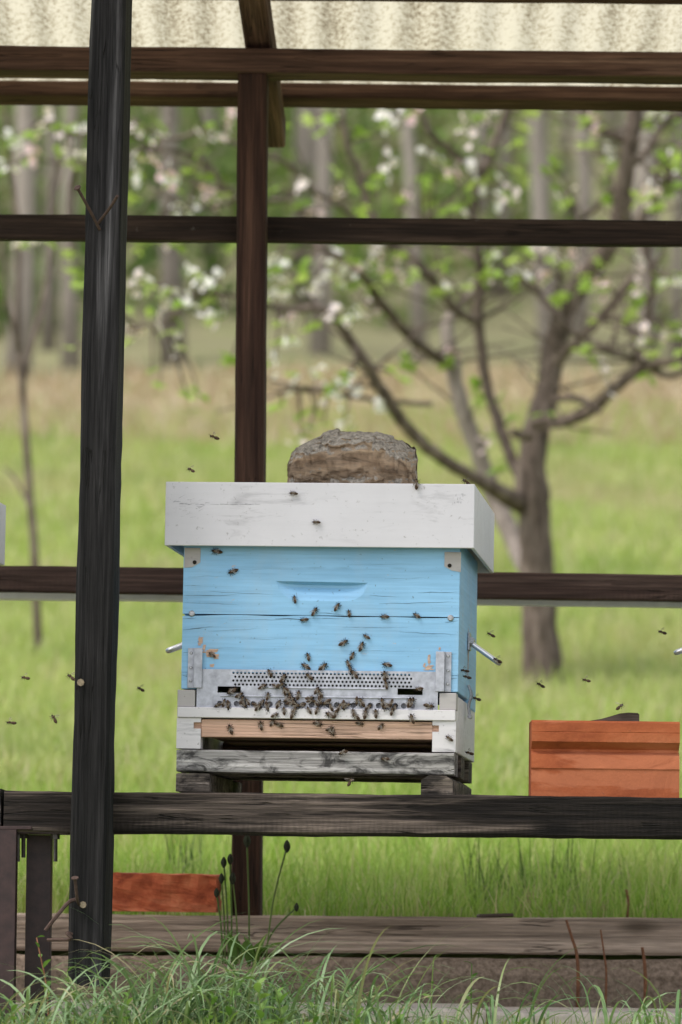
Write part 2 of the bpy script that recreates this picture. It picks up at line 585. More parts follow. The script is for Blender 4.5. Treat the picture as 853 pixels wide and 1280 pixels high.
M['petal'] = leafmat('petal', [(0.72, 0.52, 0.54), (0.78, 0.68, 0.67), (0.84, 0.82, 0.8), (0.8, 0.76, 0.75)], 0.3, per='object')
M['forestleaf'] = leafmat('forest_leaf', [(0.08, 0.135, 0.03), (0.13, 0.2, 0.045), (0.2, 0.27, 0.07), (0.18, 0.18, 0.09), (0.24, 0.21, 0.14)], 0.45,
                          patch=(0.22, (0.06, 0.12, 0.025), 0.45, 0.6, 0.7))


def ground_mat():
    t = NT('ground_soil', 0.95, 0.1)
    v = t.coord(rand=False)
    n = t.noise(v, 1.3, 6, 0.65)
    grass = t.ramp(n, [(0.3, (0.13, 0.175, 0.045)), (0.55, (0.2, 0.24, 0.075)), (0.75, (0.28, 0.25, 0.13))])
    litter = t.ramp(t.noise(v, 0.8, 6, 0.7), [(0.3, (0.14, 0.15, 0.07)), (0.55, (0.19, 0.175, 0.1)), (0.75, (0.15, 0.19, 0.06))])
    sx = t.n('SeparateXYZ')
    t.put(sx.inputs[0], v)
    k = t.math('ADD', sx.outputs[1], t.math('MULTIPLY', t.noise(v, 0.25, 3), 10.0))
    mr = t.n('MapRange')
    t.put(mr.inputs[0], k)
    mr.inputs[1].default_value = 44; mr.inputs[2].default_value = 52
    m2 = t.n('MapRange')      # unseen bare ground added near the camera to cut green bounce light
    t.put(m2.inputs[0], t.math('ADD', sx.outputs[1], t.math('MULTIPLY', t.noise(v, 1.1, 3), 1.4)))
    m2.inputs[1].default_value = 5.2; m2.inputs[2].default_value = 6.3
    added_soil = t.ramp(t.noise(v, 5.0, 6, 0.7), [(0.3, (0.24, 0.19, 0.16)), (0.7, (0.36, 0.3, 0.26))])
    t.color(t.mix(m2.outputs[0], added_soil, t.mix(mr.outputs[0], grass, litter)))
    t.bump(n, 0.6, 0.03)
    return t.m


def roof_mat():
    t = NT('roof_fibreglass', 0.6, 0.25)
    v = t.coord(rand=False)
    sp = t.noise(t.coord((110, 60, 60), rand=False), 1.0, 5, 0.75)
    big = t.noise(t.coord((9, 1.2, 1.2), rand=False), 1.0, 3, 0.5)
    sxr = t.n('SeparateXYZ'); t.put(sxr.inputs[0], v)
    wv = t.math('SINE', t.math('ADD', t.math('MULTIPLY', sxr.outputs[0], 2 * math.pi / 0.076), t.math('MULTIPLY', big, 2.0)))
    k = t.math('ADD', sp, t.math('ADD', t.math('MULTIPLY', wv, 0.035), t.math('MULTIPLY', t.math('SUBTRACT', big, 0.5), 0.45)))
    col = t.ramp(k, [(0.3, (0.2, 0.165, 0.105)), (0.46, (0.42, 0.38, 0.275)), (0.58, (0.53, 0.495, 0.38))])
    t.color(col)
    tr = t.n('BsdfTranslucent')
    t.put(tr.inputs['Color'], col)
    mx = t.n('MixShader')
    mx.inputs[0].default_value = 0.75
    t.put(mx.inputs[1], t.b.outputs[0]); t.put(mx.inputs[2], tr.outputs[0])
    t.put(t.out.inputs['Surface'], mx.outputs[0])
    t.bump(sp, 0.3, 0.002)
    return t.m


M['ground'] = ground_mat()
M['roof'] = roof_mat()


# ------------------------------------------------------------------ ground
def ground_z(x, y):
    y = np.asarray(y, float); x = np.asarray(x, float)
    front = -0.13 * np.clip(7.0 - y, 0, None) ** 1.0 * np.clip((7.0 - y), 0, 1)
    b = y - 8.4
    back = 0.175 + 0.105 * b + 0.0011 * b * b
    b2 = np.clip(y - 43.0, 0, 90)
    base43 = 0.175 + 0.105 * 34.6 + 0.0011 * 34.6 ** 2
    hill = base43 + 0.2 * b2 + 0.0013 * b2 * b2
    z = np.where(y < 8.3, front, np.where(y < 43, back, hill))
    und = 0.05 * np.sin(x * 0.7 + y * 0.31) * np.clip((y - 9) / 8, 0, 1) + 0.12 * np.sin(x * 0.21 + 1.3) * np.clip((y - 14) / 20, 0, 1)
    return z + und


ys = np.concatenate([np.linspace(-60, 5, 14), np.linspace(5.5, 8.1, 10), [8.27, 8.33], np.linspace(8.6, 46, 80), np.linspace(47, 135, 50), np.linspace(145, 500, 12)])
xs = np.concatenate([np.linspace(-400, -12, 20), np.linspace(-10, 10, 41), np.linspace(12, 400, 20)])
GX, GY = np.meshgrid(xs, ys)
GZ = ground_z(GX, GY)
nyy, nxx = GX.shape
idx = np.arange(nyy * nxx).reshape(nyy, nxx)
quads = np.stack([idx[:-1, :-1], idx[:-1, 1:], idx[1:, 1:], idx[1:, :-1]], -1).reshape(-1, 4)
me = np_mesh('ground', np.stack([GX, GY, GZ], -1).reshape(-1, 3), quads.ravel(), np.full(len(quads), 4))
g = link('ground', me, M['ground'], smooth=True)
tag(g, kind='structure')

# ------------------------------------------------------------------ apiary shelter: posts, rails, rafters, roof
shelter = thing('apiary_shelter', 'dark timber shelter with cream corrugated roof standing over the beehives', 'shelter', tuple(W(110, 1225, 7.35)))

FPY = 7.33
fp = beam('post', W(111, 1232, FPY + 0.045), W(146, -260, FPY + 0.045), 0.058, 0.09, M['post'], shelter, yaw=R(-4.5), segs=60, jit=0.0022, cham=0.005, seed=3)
tag(fp, 'charred grey front post with bent nails')
# bent nails and wire on the front post (sub-parts)
def nail(parent, pts, r=0.0026, head=True):
    P = [W(*p) for p in pts]
    bm = bmesh.new()
    sp = [Vector(q) for q in spline([tuple(p) for p in P], 4)]
    add_tube(bm, sp, [r] * len(sp), 6)
    if head:
        d = (sp[-1] - sp[-2]).normalized()
        add_tube(bm, [sp[-1] - d * 0.0005, sp[-1] + d * 0.0015], [r * 2.3, r * 2.3], 8)
    o = bm_obj('nail', bm, M['rust'], None, smooth=False)
    o.parent = parent
    pm = basis(shelter) @ parent.matrix_parent_inverse @ parent.matrix_basis
    o.matrix_parent_inverse = pm.inverted()
    return o
nail(fp, [(125, 287, FPY + 0.0), (112, 262, FPY - 0.03), (97, 235, FPY - 0.06)])
nail(fp, [(122, 280, FPY + 0.0), (136, 262, FPY - 0.03), (147, 245, FPY - 0.06)], head=False)
nail(fp, [(101, 1132, FPY + 0.005), (97, 1125, FPY - 0.03), (94, 1098, FPY - 0.05)], 0.0026)
o = nail(fp, [(104, 1131, FPY + 0.005), (104, 1131, FPY - 0.012)], 0.0024, head=True); o.data.materials[0] = M['nailhead']
w_ = nail(fp, [(96, 1124, FPY - 0.005), (86, 1128, FPY - 0.02), (72, 1144, FPY - 0.03), (57, 1163, FPY - 0.03)], 0.0032, head=False)
w_.name = 'wire_hook'
w_ = nail(fp, [(90, 1168, FPY - 0.004), (84, 1166, FPY - 0.01), (88, 1174, FPY - 0.012), (60, 1175, FPY + 0.02)], 0.003, head=False)
w_.name = 'wire_hook'
o = nail(fp, [(101, 853, FPY + 0.01), (101, 853, FPY - 0.004)], 0.0026, head=True); o.data.materials[0] = M['nailhead']

RPY = 8.28
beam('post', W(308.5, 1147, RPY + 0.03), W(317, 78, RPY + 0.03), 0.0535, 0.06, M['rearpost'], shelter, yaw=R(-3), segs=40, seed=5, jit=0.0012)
tag(shelter.children[-1] if False else [c for c in shelter.children][-1], None)
# rails behind the rear post
def rail(y0l, y1l, y0r, y1r, Y, mat, seed, x0=-260, x1=1110, depth=0.03):
    sl = (y0r - y0l) / 853.0
    o_ = Vector((0, depth / 2, 0))
    A = W(x0, (y0l + y1l) / 2 + sl * x0, Y) + o_; B = W(x1, (y0l + y1l) / 2 + sl * x1, Y) + o_
    h = ((y1l - y0l) + (y1r - y0r)) / 2 / (FPX / Y)
    return beam('rail', A, B, depth, h, mat, shelter, segs=70, seed=seed, jit=0.0013, cham=0.003)
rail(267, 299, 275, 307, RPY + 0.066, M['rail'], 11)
rail(706, 740, 718, 750, RPY + 0.066, M['midrail'], 12)
pb = rail(720, 750, 730, 759, RPY + 0.12, M['paleedge'], 13, depth=0.012)
pb.name = 'pale_batten'
# purlin on the rear posts
SL = 0.24
B1Y = 8.27
rl = rail(55, 89, 63, 92, B1Y, M['roofwood'], 14, depth=0.085)
rl.name = 'purlin'
pz = W(315, 55, B1Y).z
# rafters lie on the purlin, run back-and-down; battens on the rafters, sheets on the battens
def rafter(px, seed):
    c = W(px, 57, B1Y)
    yawv = 0.045
    up = 0.034
    P = lambda Y: Vector((c.x + (Y - B1Y) * yawv, Y, pz + 0.004 + up - SL * (Y - B1Y)))
    return beam('rafter', P(6.97), P(8.76), 0.05, 0.062, M['roofwood'], shelter, segs=40, seed=seed, end_slope=0.15)
rafter(322, 15)
rafter(-260, 16)
rafter(930, 17)
def roof_z(Y):
    return pz + 0.004 + 0.079 - SL * (Y - B1Y)
def batten(Y, seed, h=0.031, d=0.055):
    z = roof_z(Y) + h / 2
    sl = math.tan(R(0.0))
    A = Vector((-1.35, Y, z)); B = Vector((1.35, Y, z))
    o = beam('batten', A, B, d, h, M['roofwood'], shelter, segs=60, seed=seed, jit=0.0015)
    o.matrix_basis = o.matrix_basis @ Matrix.Rotation(-math.atan(SL), 4, 'X')
    return o
batten(8.725, 21)
batten(8.255, 22)
batten(7.65, 23); batten(7.02, 24)
# front beam above the frame on the front posts
zf = pz - SL * (7.33 - B1Y)
o = beam('purlin', (-1.4, 7.36, zf - 0.03), (1.4, 7.36, zf - 0.03), 0.07, 0.05, M['roofwood'], shelter, segs=40, seed=26)
# neighbouring posts out of the frame that carry the beams
for k, X in enumerate((-1.25, 1.25)):
    beam('post', (X, 7.375, 0.0), (X, 7.375, zf - 0.055), 0.056, 0.09, M['post'], shelter, segs=30, seed=30 + k)
    beam('post', (X, RPY + 0.03, 0.16), (X, RPY + 0.03, pz - 0.06), 0.054, 0.06, M['rearpost'], shelter, segs=30, seed=33 + k)
# corrugated sheets
def sheet(x0, x1, lift):
    n = int((x1 - x0) / 0.076 * 12)
    Ys = np.linspace(6.92, 8.83, 26)
    X = np.linspace(x0, x1, n)
    V = []
    for j, Y in enumerate(Ys):
        e = 0.0
        for x in X:
            wob = 0.006 * mnoise.noise(Vector((x * 14, 3, 0))) if j == len(Ys) - 1 else 0
            V.append((x, Y + wob, roof_z(Y) + 0.031 + 0.011 + lift + 0.004 * math.sin(x / 0.076 * 2 * math.pi)))
    V = np.array(V)
    idx = np.arange(len(Ys) * n).reshape(len(Ys), n)
    q = np.stack([idx[:-1, :-1], idx[:-1, 1:], idx[1:, 1:], idx[1:, :-1]], -1).reshape(-1, 4)
    me = np_mesh('roof_sheet', V, q.ravel(), np.full(len(q), 4))
    return link('roof_sheet', me, M['roof'], shelter, world=True, smooth=True)
sheet(-1.45, 1.5, 0.0)

# ------------------------------------------------------------------ hive benches
BY = 7.40
bench = thing('hive_bench', 'long dark weathered beam bench carrying the blue hive and clay block', 'bench', tuple(W(430, 1280, BY)))
def bench_beam(x0, x1, par, seed, Y=BY, depth=0.1):
    f = lambda x, y: W(x, y + (x - 8) * 8 / 845, Y + depth / 2)
    A, B = f(x0, 1015), f(x1, 1015)
    return beam('beam', A, B, depth, 0.0665, M['bench'], par, segs=90, seed=seed, jit=0.0022, cham=0.004)
bench_beam(8, 1250, bench, 41)
bench_beam(8, 1250, bench, 42, Y=BY + 0.36, depth=0.09)
def steel_leg(x0, x1, y0, y1, Y, par, depth=0.04):
    A = W((x0 + x1) / 2, y1, Y + depth / 2); B = W((x0 + x1) / 2, y0, Y + depth / 2)
    w = (x1 - x0) / (FPX / Y)
    bm = bmesh.new(); h = (B - A).length
    t = 0.004
    add_box(bm, -w / 2, w / 2, -depth / 2, -depth / 2 + t, 0, h, 0.0008)
    add_box(bm, -w / 2, -w / 2 + t, -depth / 2 + t + 0.0002, depth / 2, 0, h, 0.0008)
    add_box(bm, w / 2 - t, w / 2, -depth / 2 + t + 0.0002, depth / 2, 0, h, 0.0008)
    o = bm_obj('leg', bm, M['steel'], par, world=True)
    o.location = A
    return o
steel_leg(31, 62, 1044, 1290, BY + 0.06, bench)
steel_leg(1180, 1211, 1052, 1290, BY + 0.06, bench)
steel_leg(31, 62, 1044, 1290, BY + 0.36, bench)
# mounting plate and hanging bolts
a = W(18, 1036, BY + 0.004); b = W(84, 1040, BY + 0.004)
box('mounting_plate', a.x, b.x, BY + 0.004, BY + 0.1, b.z - 0.003, b.z + 0.004, M['steel'], bench, 0.0006, world=True).matrix_parent_inverse = basis(bench).inverted()
def bolt(x, y0, y1, Y, par):
    A, B = W(x, y0, Y), W(x, y1, Y)
    bm = bmesh.new()
    add_tube(bm, [A, B], [0.0034, 0.0034], 8)
    add_tube(bm, [A + Vector((0, 0, -0.002)), A + Vector((0, 0, -0.009))], [0.0072, 0.0072], 6)
    add_tube(bm, [A + Vector((0, 0, 0.0005)), A + Vector((0, 0, -0.0018))], [0.0095, 0.0095], 12)
    return bm_obj('bolt', bm, M['bolt'], par, world=True)
bolt(22.5, 1041, 1077, BY + 0.02, bench); bolt(29.5, 1041, 1072, BY + 0.05, bench); bolt(69.5, 1042, 1077, BY + 0.02, bench)

bench2 = thing('hive_bench', 'end of the next hive bench with red-brown steel leg, cut by left frame edge', 'bench', tuple(W(-300, 1280, BY)))
f = lambda x, y, Yc: W(x, y + (x - 8) * 8 / 845, Yc)
beam('beam', f(-700, 1012, BY + 0.05), f(4, 1012, BY + 0.05), 0.1, 0.0665, M['bench'], bench2, segs=60, seed=43, jit=0.002)
beam('beam', f(-700, 1012, BY + 0.41), f(4, 1012, BY + 0.41), 0.09, 0.0665, M['bench'], bench2, segs=60, seed=44, jit=0.002)
steel_leg(-16, 18, 1037, 1290, BY - 0.006, bench2)
steel_leg(-16, 18, 1037, 1290, BY + 0.36, bench2)
steel_leg(-640, -606, 1031, 1290, BY - 0.006, bench2)
a = W(-18, 1031, BY - 0.004); b = W(40, 1035, BY - 0.004)
o = box('mounting_plate', a.x, b.x, BY - 0.006, BY + 0.1, b.z - 0.0025, b.z + 0.0025, M['steel'], bench2, 0.0006, world=True)
o.matrix_parent_inverse = basis(bench2).inverted()

# ------------------------------------------------------------------ beehive
HS = 5740 / 7.455
HCX = 399.5
def hx(x): return (x - HCX) / (HS * 0.99)
def hz(y): return (993.5 - y) / HS
BD = 0.44                                   # depth of the body


def screw(par, x, y, dy, r=0.0042):
    bm = bmesh.new()
    add_tube(bm, [(0, 0.002, 0), (0, -0.001, 0), (0, -0.0022, 0)], [r, r, r * 0.7], 10)
    o = bm_obj('screw', bm, M['screw'], par)
    o.location = (hx(x), dy, hz(y))
    return o


def make_hive(label, group):
    h = thing('beehive', label, 'beehive', group=group)
    # ---- lid: folded sheet cover, hollow below
    lid = bmesh.new()
    x0, x1, z0, z1 = hx(207.2), hx(592), hz(684.5), hz(604.2)
    y0, y1 = -0.026, 0.49
    add_box(lid, x0, x1, y0, y0 + 0.006, z0, z1, 0.0012, 2)
    add_box(lid, x0, x1, y1 - 0.006, y1, z0, z1, 0.0012, 2)
    add_box(lid, x0, x0 + 0.006, y0 + 0.0062, y1 - 0.0062, z0, z1 - 0.0002, 0.001)
    add_box(lid, x1 - 0.006, x1, y0 + 0.0062, y1 - 0.0062, z0, z1 - 0.0002, 0.001)
    add_box(lid, x0 + 0.0062, x1 - 0.0062, y0 + 0.0062, y1 - 0.0062, z1 - 0.008, z1 - 0.0006, 0.001)
    l = bm_obj('lid', lid, M['lid'], h)
    # scuff marks on the lid front: thin grey scratches
    bm = bmesh.new()
    rr = random.Random(4)
    for k in range(46):
        if k < 30:
            xx, yy = rr.uniform(216, 252), rr.gauss(634, 6); ln, sl = rr.uniform(2, 9), rr.uniform(-0.2, 1.3)
        else:
            xx, yy = 226 + (k - 30) * 6.2, 632 + rr.uniform(-1.2, 1.2) - (k - 30) * 0.06; ln, sl = rr.uniform(4, 11), rr.uniform(-0.12, 0.06)
        x2 = min(xx + ln, 326); y2 = yy - sl * ln * 0.5; w = rr.uniform(0.25, 0.8)
        bm.faces.new([bm.verts.new((hx(a), y0 - 0.0003, hz(b))) for a, b in ((xx, yy), (x2, y2), (x2 + 0.4, y2 - w * 0.5), (xx + 0.5, yy - w))])
    for k in range(10):
        xx, yy = rr.uniform(566, 580), rr.uniform(618, 630)
        bm.faces.new([bm.verts.new((hx(a), y0 - 0.0003, hz(b))) for a, b in ((xx, yy), (xx + 0.7, yy), (xx + 0.8, yy - rr.uniform(1, 5)), (xx, yy - 2))])
    tag(bm_obj('scratch_marks', bm, M['scuff'], l), kind='stuff')
    # ---- body: hollow box of boards
    bx0, bx1 = hx(229), hx(573.5)
    T = 0.024
    ztop, zcr, zpl, zbot = hz(672), hz(768.6), hz(842), hz(863)
    # upper front board with the scooped handhold
    bm = bmesh.new()
    out = [(bx0, zcr), (bx1, zcr - 0.001), (bx1, ztop), (bx0, ztop)]
    nc, nr = 24, 7
    cols = []
    for i in range(nc + 1):
        t = i / nc
        u = 2 * t - 1
        x = 345 + 115 * t
        yt = 726.5 + t
        yb_ = yt + 24 * (1 - abs(u) ** 5) ** 0.6
        dm = 0.017 * (1 - abs(u) ** 3)
        col = [bm.verts.new((hx(x), 0, ztop)), bm.verts.new((hx(x), 0, hz(yt)))]
        for k in range(1, nr + 1):
            f_ = k / nr
            dd = dm * (min(1, f_ / 0.17) if f_ < 0.17 else (1 - (f_ - 0.17) / 0.83) ** 1.2)
            col.append(bm.verts.new((hx(x), dd, hz(yt + (yb_ - yt) * f_))))
        col.append(bm.verts.new((hx(x), 0, zcr - 0.001 * (hx(x) - bx0) / (bx1 - bx0))))
        cols.append(col)
    for ca_, cb_ in zip(cols, cols[1:]):
        for k in range(len(ca_) - 1):
            bm.faces.new((ca_[k], cb_[k], cb_[k + 1], ca_[k + 1]))
    vo = [bm.verts.new((x, 0, z)) for x, z in out]
    bm.faces.new((vo[0], cols[0][-1], cols[0][0], vo[3])); bm.faces.new((cols[-1][-1], vo[1], vo[2], cols[-1][0]))
    vb = [bm.verts.new((x, T, z)) for x, z in out]
    for i in range(4):
        bm.faces.new((vo[i], vb[i], vb[(i + 1) % 4], vo[(i + 1) % 4]))
    bm.faces.new(vb)
    bmesh.ops.remove_doubles(bm, verts=bm.verts, dist=1e-6)
    ub = bm_obj('front_board', bm, M['blue'], h)
    # lower front board, its top edge split away along a wavering crack
    bm = bmesh.new()
    top = []
    for i in range(41):
        t = i / 40
        x = bx0 + (bx1 - bx0) * t
        gap = 0.0016 + 0.0022 * max(0, 1 - t * 9) + 0.0006 * math.sin(t * 23) - 0.0006 * (0.38 < t < 0.5)
        top.append((x, zcr - 0.001 * t - gap))
    vf = [bm.verts.new((x, 0.0005, z)) for x, z in top] + [bm.verts.new((bx1, 0.0005, zpl)), bm.verts.new((bx0, 0.0005, zpl))]
    vb = [bm.verts.new((v.co.x, T, v.co.z)) for v in vf]
    n = len(vf)
    bm.faces.new(vf); bm.faces.new(vb[::-1])
    for i in range(n):
        bm.faces.new((vf[i], vb[i], vb[(i + 1) % n], vf[(i + 1) % n]))
    bm_obj('front_board', bm, M['blue'], h)
    bm = bmesh.new()
    rc = random.Random(15)
    for (xa, ya, xb, yb, w) in ((230, 746, 300, 745, 0.9), (262, 741, 345, 743.5, 0.7), (230, 755, 262, 755.5, 0.6), (258, 755, 300, 757, 0.6), (230, 789, 268, 785, 1.0), (262, 791, 330, 786, 0.5), (230, 775, 246, 774, 0.8), (285, 776, 380, 774, 0.5),
                                (300, 712, 332, 713, 0.4), (236, 722, 290, 721, 0.4), (345, 774, 396, 773.2, 1.1), (396, 773.4, 432, 772.6, 0.7), (462, 743.5, 496, 745, 0.7), (474, 753.5, 574, 750.5, 0.9), (522, 739, 574, 737.8, 0.9), (400, 766, 430, 768, 0.8),
                                (428, 784, 512, 783, 0.6), (500, 789, 573, 791, 0.8), (556, 775.5, 573, 774.5, 0.8), (230, 733, 252, 733.6, 0.5), (240, 812, 300, 811, 0.3), (440, 812, 520, 813, 0.3), (300, 800, 370, 799, 0.35), (560, 816, 573, 815.5, 0.8), (560, 847, 573, 846, 0.8), (230, 818, 238, 817, 0.7), (230, 846, 238, 848, 0.7), (480, 722, 540, 721, 0.35), (430, 705, 520, 704, 0.3)):
        nseg = 14
        up_, dn_ = [], []
        ph = rc.uniform(0, 50)
        for i in range(nseg + 1):
            t = i / nseg
            x = xa + (xb - xa) * t
            y = ya + (yb - ya) * t + 1.1 * mnoise.noise(Vector((x * 0.06, ph, 0)))
            ww = w * 0.62 * (0.15 + math.sin(math.pi * min(1, t * 0.9 + 0.1))) * (0.7 + 0.5 * mnoise.noise(Vector((x * 0.2, ph, 5))))
            up_.append(bm.verts.new((hx(x), -0.00025, hz(y - ww / 2)))); dn_.append(bm.verts.new((hx(x), -0.00025, hz(y + ww / 2))))
        for i in range(nseg):
            bm.faces.new((dn_[i], dn_[i + 1], up_[i + 1], up_[i]))
    co = bm_obj('paint_cracks', bm, M['crackdark'], h)
    tag(co, kind='stuff')
    # corner stubs beside the entrance plate
    box('front_board', bx0, hx(256), 0.001, T, zbot, zpl - 0.0002, M['blue'], h, 0.0008)
    box('front_board', hx(546), bx1, 0.001, T, zbot, zpl - 0.0002, M['blue'], h, 0.0008)
    # sides, two boards deep, and back
    for sx in (0, 1):
        xa, xb = (bx0 + 0.0004, bx0 + T) if sx == 0 else (bx1 - T, bx1 - 0.0004)
        box('side_board', xa, xb, T + 0.0004, 0.25, zbot, ztop, M['blue'], h, 0.0012)
        box('side_board', xa, xb, 0.2515, BD, zbot - (0.012 if sx else 0), ztop, M['blue'], h, 0.0012)
        # bare weathered patch round the handle
        bm = bmesh.new()
        rr = random.Random(9)
        xs_ = (bx0 - 0.0002) if sx == 0 else (bx1 - 0.0001)
        pts = []
        for k in range(18):
            a_ = k / 18 * 2 * math.pi
            r_ = 1 + rr.uniform(-0.35, 0.35)
            pts.append(bm.verts.new((xs_, 0.235 + 0.013 * math.cos(a_) * r_, hz(805) + 0.042 * math.sin(a_) * r_)))
        bm.faces.new(pts)
        bm_obj('bare_patch', bm, M['flake'], h)
    box('back_board', bx0 + T + 0.0004, bx1 - T - 0.0004, BD - T, BD - 0.0004, zbot, ztop, M['blue'], h, 0.001)
    box('comb_box', bx0 + T + 0.01, bx1 - T - 0.01, 0.06, BD - T - 0.01, zbot + 0.01, ztop - 0.01, M['dark'], h, 0.0)
    # flaked paint by the guides: ragged bare strips
    bm = bmesh.new()
    rr = random.Random(12)
    def patch(cx, cy, w, hh, n):
        for k in range(n):
            yy = cy + (k - n / 2) * hh / n
            wa, wb = rr.uniform(0.15, 1.1) * w / 2, rr.uniform(0.15, 1.1) * w / 2
            q = [(cx - wa, yy), (cx + wb, yy + rr.uniform(-0.3, 0.3)), (cx + wb * 0.9, yy + hh / n * rr.uniform(0.6, 1.05)), (cx - wa * 0.9, yy + hh / n * rr.uniform(0.6, 1.05))]
            bm.faces.new([bm.verts.new((hx(a), -0.0002 - 1e-6 * len(bm.faces), hz(b))) for a, b in q])
    for (px_, py_, pw, ph_, pn) in ((252.5, 803, 10, 14, 13), (264, 818, 22, 11, 11), (267, 834, 8, 5, 5), (258, 812, 7, 8, 7), (272, 822, 10, 6, 6), (537, 822, 5, 13, 11), (536, 834, 13, 8, 8), (531, 830, 4, 6, 5), (549, 809, 6, 4, 4)):
        for _k in range(3):
            patch(px_ + rr.uniform(-1, 1) * pw * 0.25, py_ + rr.uniform(-1, 1) * ph_ * 0.12, pw * rr.uniform(0.35, 0.7), ph_ * rr.uniform(0.5, 1.0), max(2, pn // 2))
    tag(bm_obj('bare_patch', bm, M['flake'], h), kind='stuff')
    # top corner plates
    for (xa, xb, ya, yb, sx, sy, fl) in ((230, 250, 686, 711, 243, 704, 0), (554.5, 575, 688, 713, 561, 705, 1)):
        bm = bmesh.new()
        cut = 7
        P = [(xa, yb), (xa + 10, yb - 1), (xb, yb - cut), (xb, ya), (xa, ya)] if not fl else [(xa, ya), (xa, yb - cut), (xa + 9, yb - 2), (xb, yb), (xb, ya)]
        f1 = [bm.verts.new((hx(x), -0.0016, hz(y))) for x, y in P]
        f2 = [bm.verts.new((hx(x), 0.0002, hz(y))) for x, y in P]
        bm.faces.new(f1); bm.faces.new(f2[::-1])
        for i in range(5):
            bm.faces.new((f1[i], f2[i], f2[(i + 1) % 5], f1[(i + 1) % 5]))
        cp = bm_obj('corner_plate', bm, M['worn_white'], h)
        s = screw(cp, sx, sy, -0.0016, 0.0034)
        s.data.materials[0] = M['dark']
    for sx, sy in ((240.5, 768.5), (563, 770.5)):
        screw(h, sx, sy, 0.0, 0.0052)
    # ---- perforated entrance plate: every hole is a real hole
    bm = bmesh.new()
    PY = -0.0035
    def rect(xa, xb, ya, yb):
        bm.faces.new([bm.verts.new((hx(x), PY, hz(y))) for x, y in ((xa, yb), (xb, yb), (xb, ya), (xa, ya))])
    def cell(xa, xb, ya, yb, r):
        cx, cyy = (xa + xb) / 2, (ya + yb) / 2
        ring = [(xb, cyy), (xb, yb), (cx, yb), (xa, yb), (xa, cyy), (xa, ya), (cx, ya), (xb, ya)]
        o_ = [bm.verts.new((hx(x), PY, hz(y))) for x, y in ring]
        i_ = [bm.verts.new((hx(cx + r * math.cos(k * math.pi / 4)), PY, hz(cyy + r * math.sin(k * math.pi / 4)))) for k in range(8)]
        for k in range(8):
            bm.faces.new((o_[k], o_[(k + 1) % 8], i_[(k + 1) % 8], i_[k]))
    XA, XB = 249, 549
    rect(XA, XB, 838.2, 840)
    sp = 4.86
    for r_ in range(4):
        ya = 840 + r_ * sp; xs0 = 292 + (sp / 2 if r_ % 2 else 0)
        rect(XA, xs0, ya, ya + sp)
        for k in range(46):
            cell(xs0 + k * sp, xs0 + (k + 1) * sp, ya, ya + sp, 1.55)
        rect(xs0 + 46 * sp, XB, ya, ya + sp)
    yb = 840 + 4 * sp
    s0, s1 = 859.6, 869
    rect(XA, XB, yb, yb + 0.2)
    yb += 0.2
    rect(XA, 275, yb, s1); rect(275, 304, s1 - 1.5, s1); rect(304, 499, yb, s1); rect(499, 530, s1 - 1.5, s1); rect(530, XB, yb, s1)
    rect(XA, XB, s1, 876.5)
    rect(XA, 273, 876.5, 886); k = 0
    while 273 + (k + 1) * 10.4 < 523:
        cell(273 + k * 10.4, 273 + (k + 1) * 10.4, 876.5, 886, 3.7); k += 1
    rect(273 + k * 10.4, XB, 876.5, 886)
    rect(XA, XB, 886, 887.5)
    bmesh.ops.remove_doubles(bm, verts=bm.verts, dist=1e-5)
    pl = bm_obj('entrance_plate', bm, M['galv'], h)
    so = pl.modifiers.new('thickness', 'SOLIDIFY'); so.thickness = 0.001; so.offset = -1
    # two pressed ribs
    for xa, xb, yy in ((325, 487, 860.6), (279, 520, 871.6)):
        bm = bmesh.new()
        add_tube(bm, [(hx(xa), PY - 0.0004, hz(yy)), (hx(xb), PY - 0.0004, hz(yy))], [0.0015, 0.0015], 8)
        bm_obj('rib', bm, M['galv'], pl)
    # sliding shutter just inside the slots
    box('shutter', hx(262), hx(540), 0.012, 0.0135, hz(887), hz(872), M['galv'], pl, 0)
    # guides left and right of the plate
    for fl, (xa, xb, ya, yb_) in enumerate(((237, 255.5, 812, 862), (546, 565, 813, 863))):
        bm = bmesh.new()
        xm = xa + 8 if not fl else xb - 8
        fa, fb = (xa, xm) if not fl else (xm, xb)
        ca, cb = (xm + 0.05, xb) if not fl else (xa, xm - 0.05)
        add_box(bm, hx(fa), hx(fb), -0.0022, 0.0, hz(yb_), hz(ya), 0.0004)
        add_box(bm, hx(ca), hx(cb), -0.0085, -0.0062, hz(yb_), hz(ya), 0.0006)
        cc = cb if fl else ca
        if not fl:
            add_box(bm, hx(ca), hx(ca) + 0.0015, -0.0062, 0.0, hz(yb_), hz(ya), 0.0)
        else:
            add_box(bm, hx(cb) - 0.0015, hx(cb), -0.0062, 0.0, hz(yb_), hz(ya), 0.0)
        gd = bm_obj('plate_guide', bm, M['galv'], h)
        for yy in (818, 836.5, 853):
            screw(gd, (fa + fb) / 2, yy, -0.0022, 0.0026)
    # ---- floor
    w = M['white']
    FD = 0.45
    for sx, (ua, ub_, la, lb) in enumerate(((225, 247, 225, 255), (551, 572, 543, 572))):
        box('floor_block', hx(ua), hx(ub_), -0.004, 0.03, hz(885.8), hz(864.5), M['worn_white'], h, 0.001)
        # side rail with the notch the drawer runs in
        bm = bmesh.new()
        P = [(la, 899.6), (lb, 899.6), (lb, 905), (lb - 9, 905), (lb - 9, 913), (lb, 913), (lb, 938), (la, 938)]
        if sx:
            P = [(lb, 899.6), (lb, 938), (la, 938), (la, 913), (la + 8, 913), (la + 8, 905), (la, 905), (la, 899.6)]
        f1 = [bm.verts.new((hx(x), -0.005, hz(y))) for x, y in P]
        f2 = [bm.verts.new((hx(x), 0.028, hz(y))) for x, y in P]
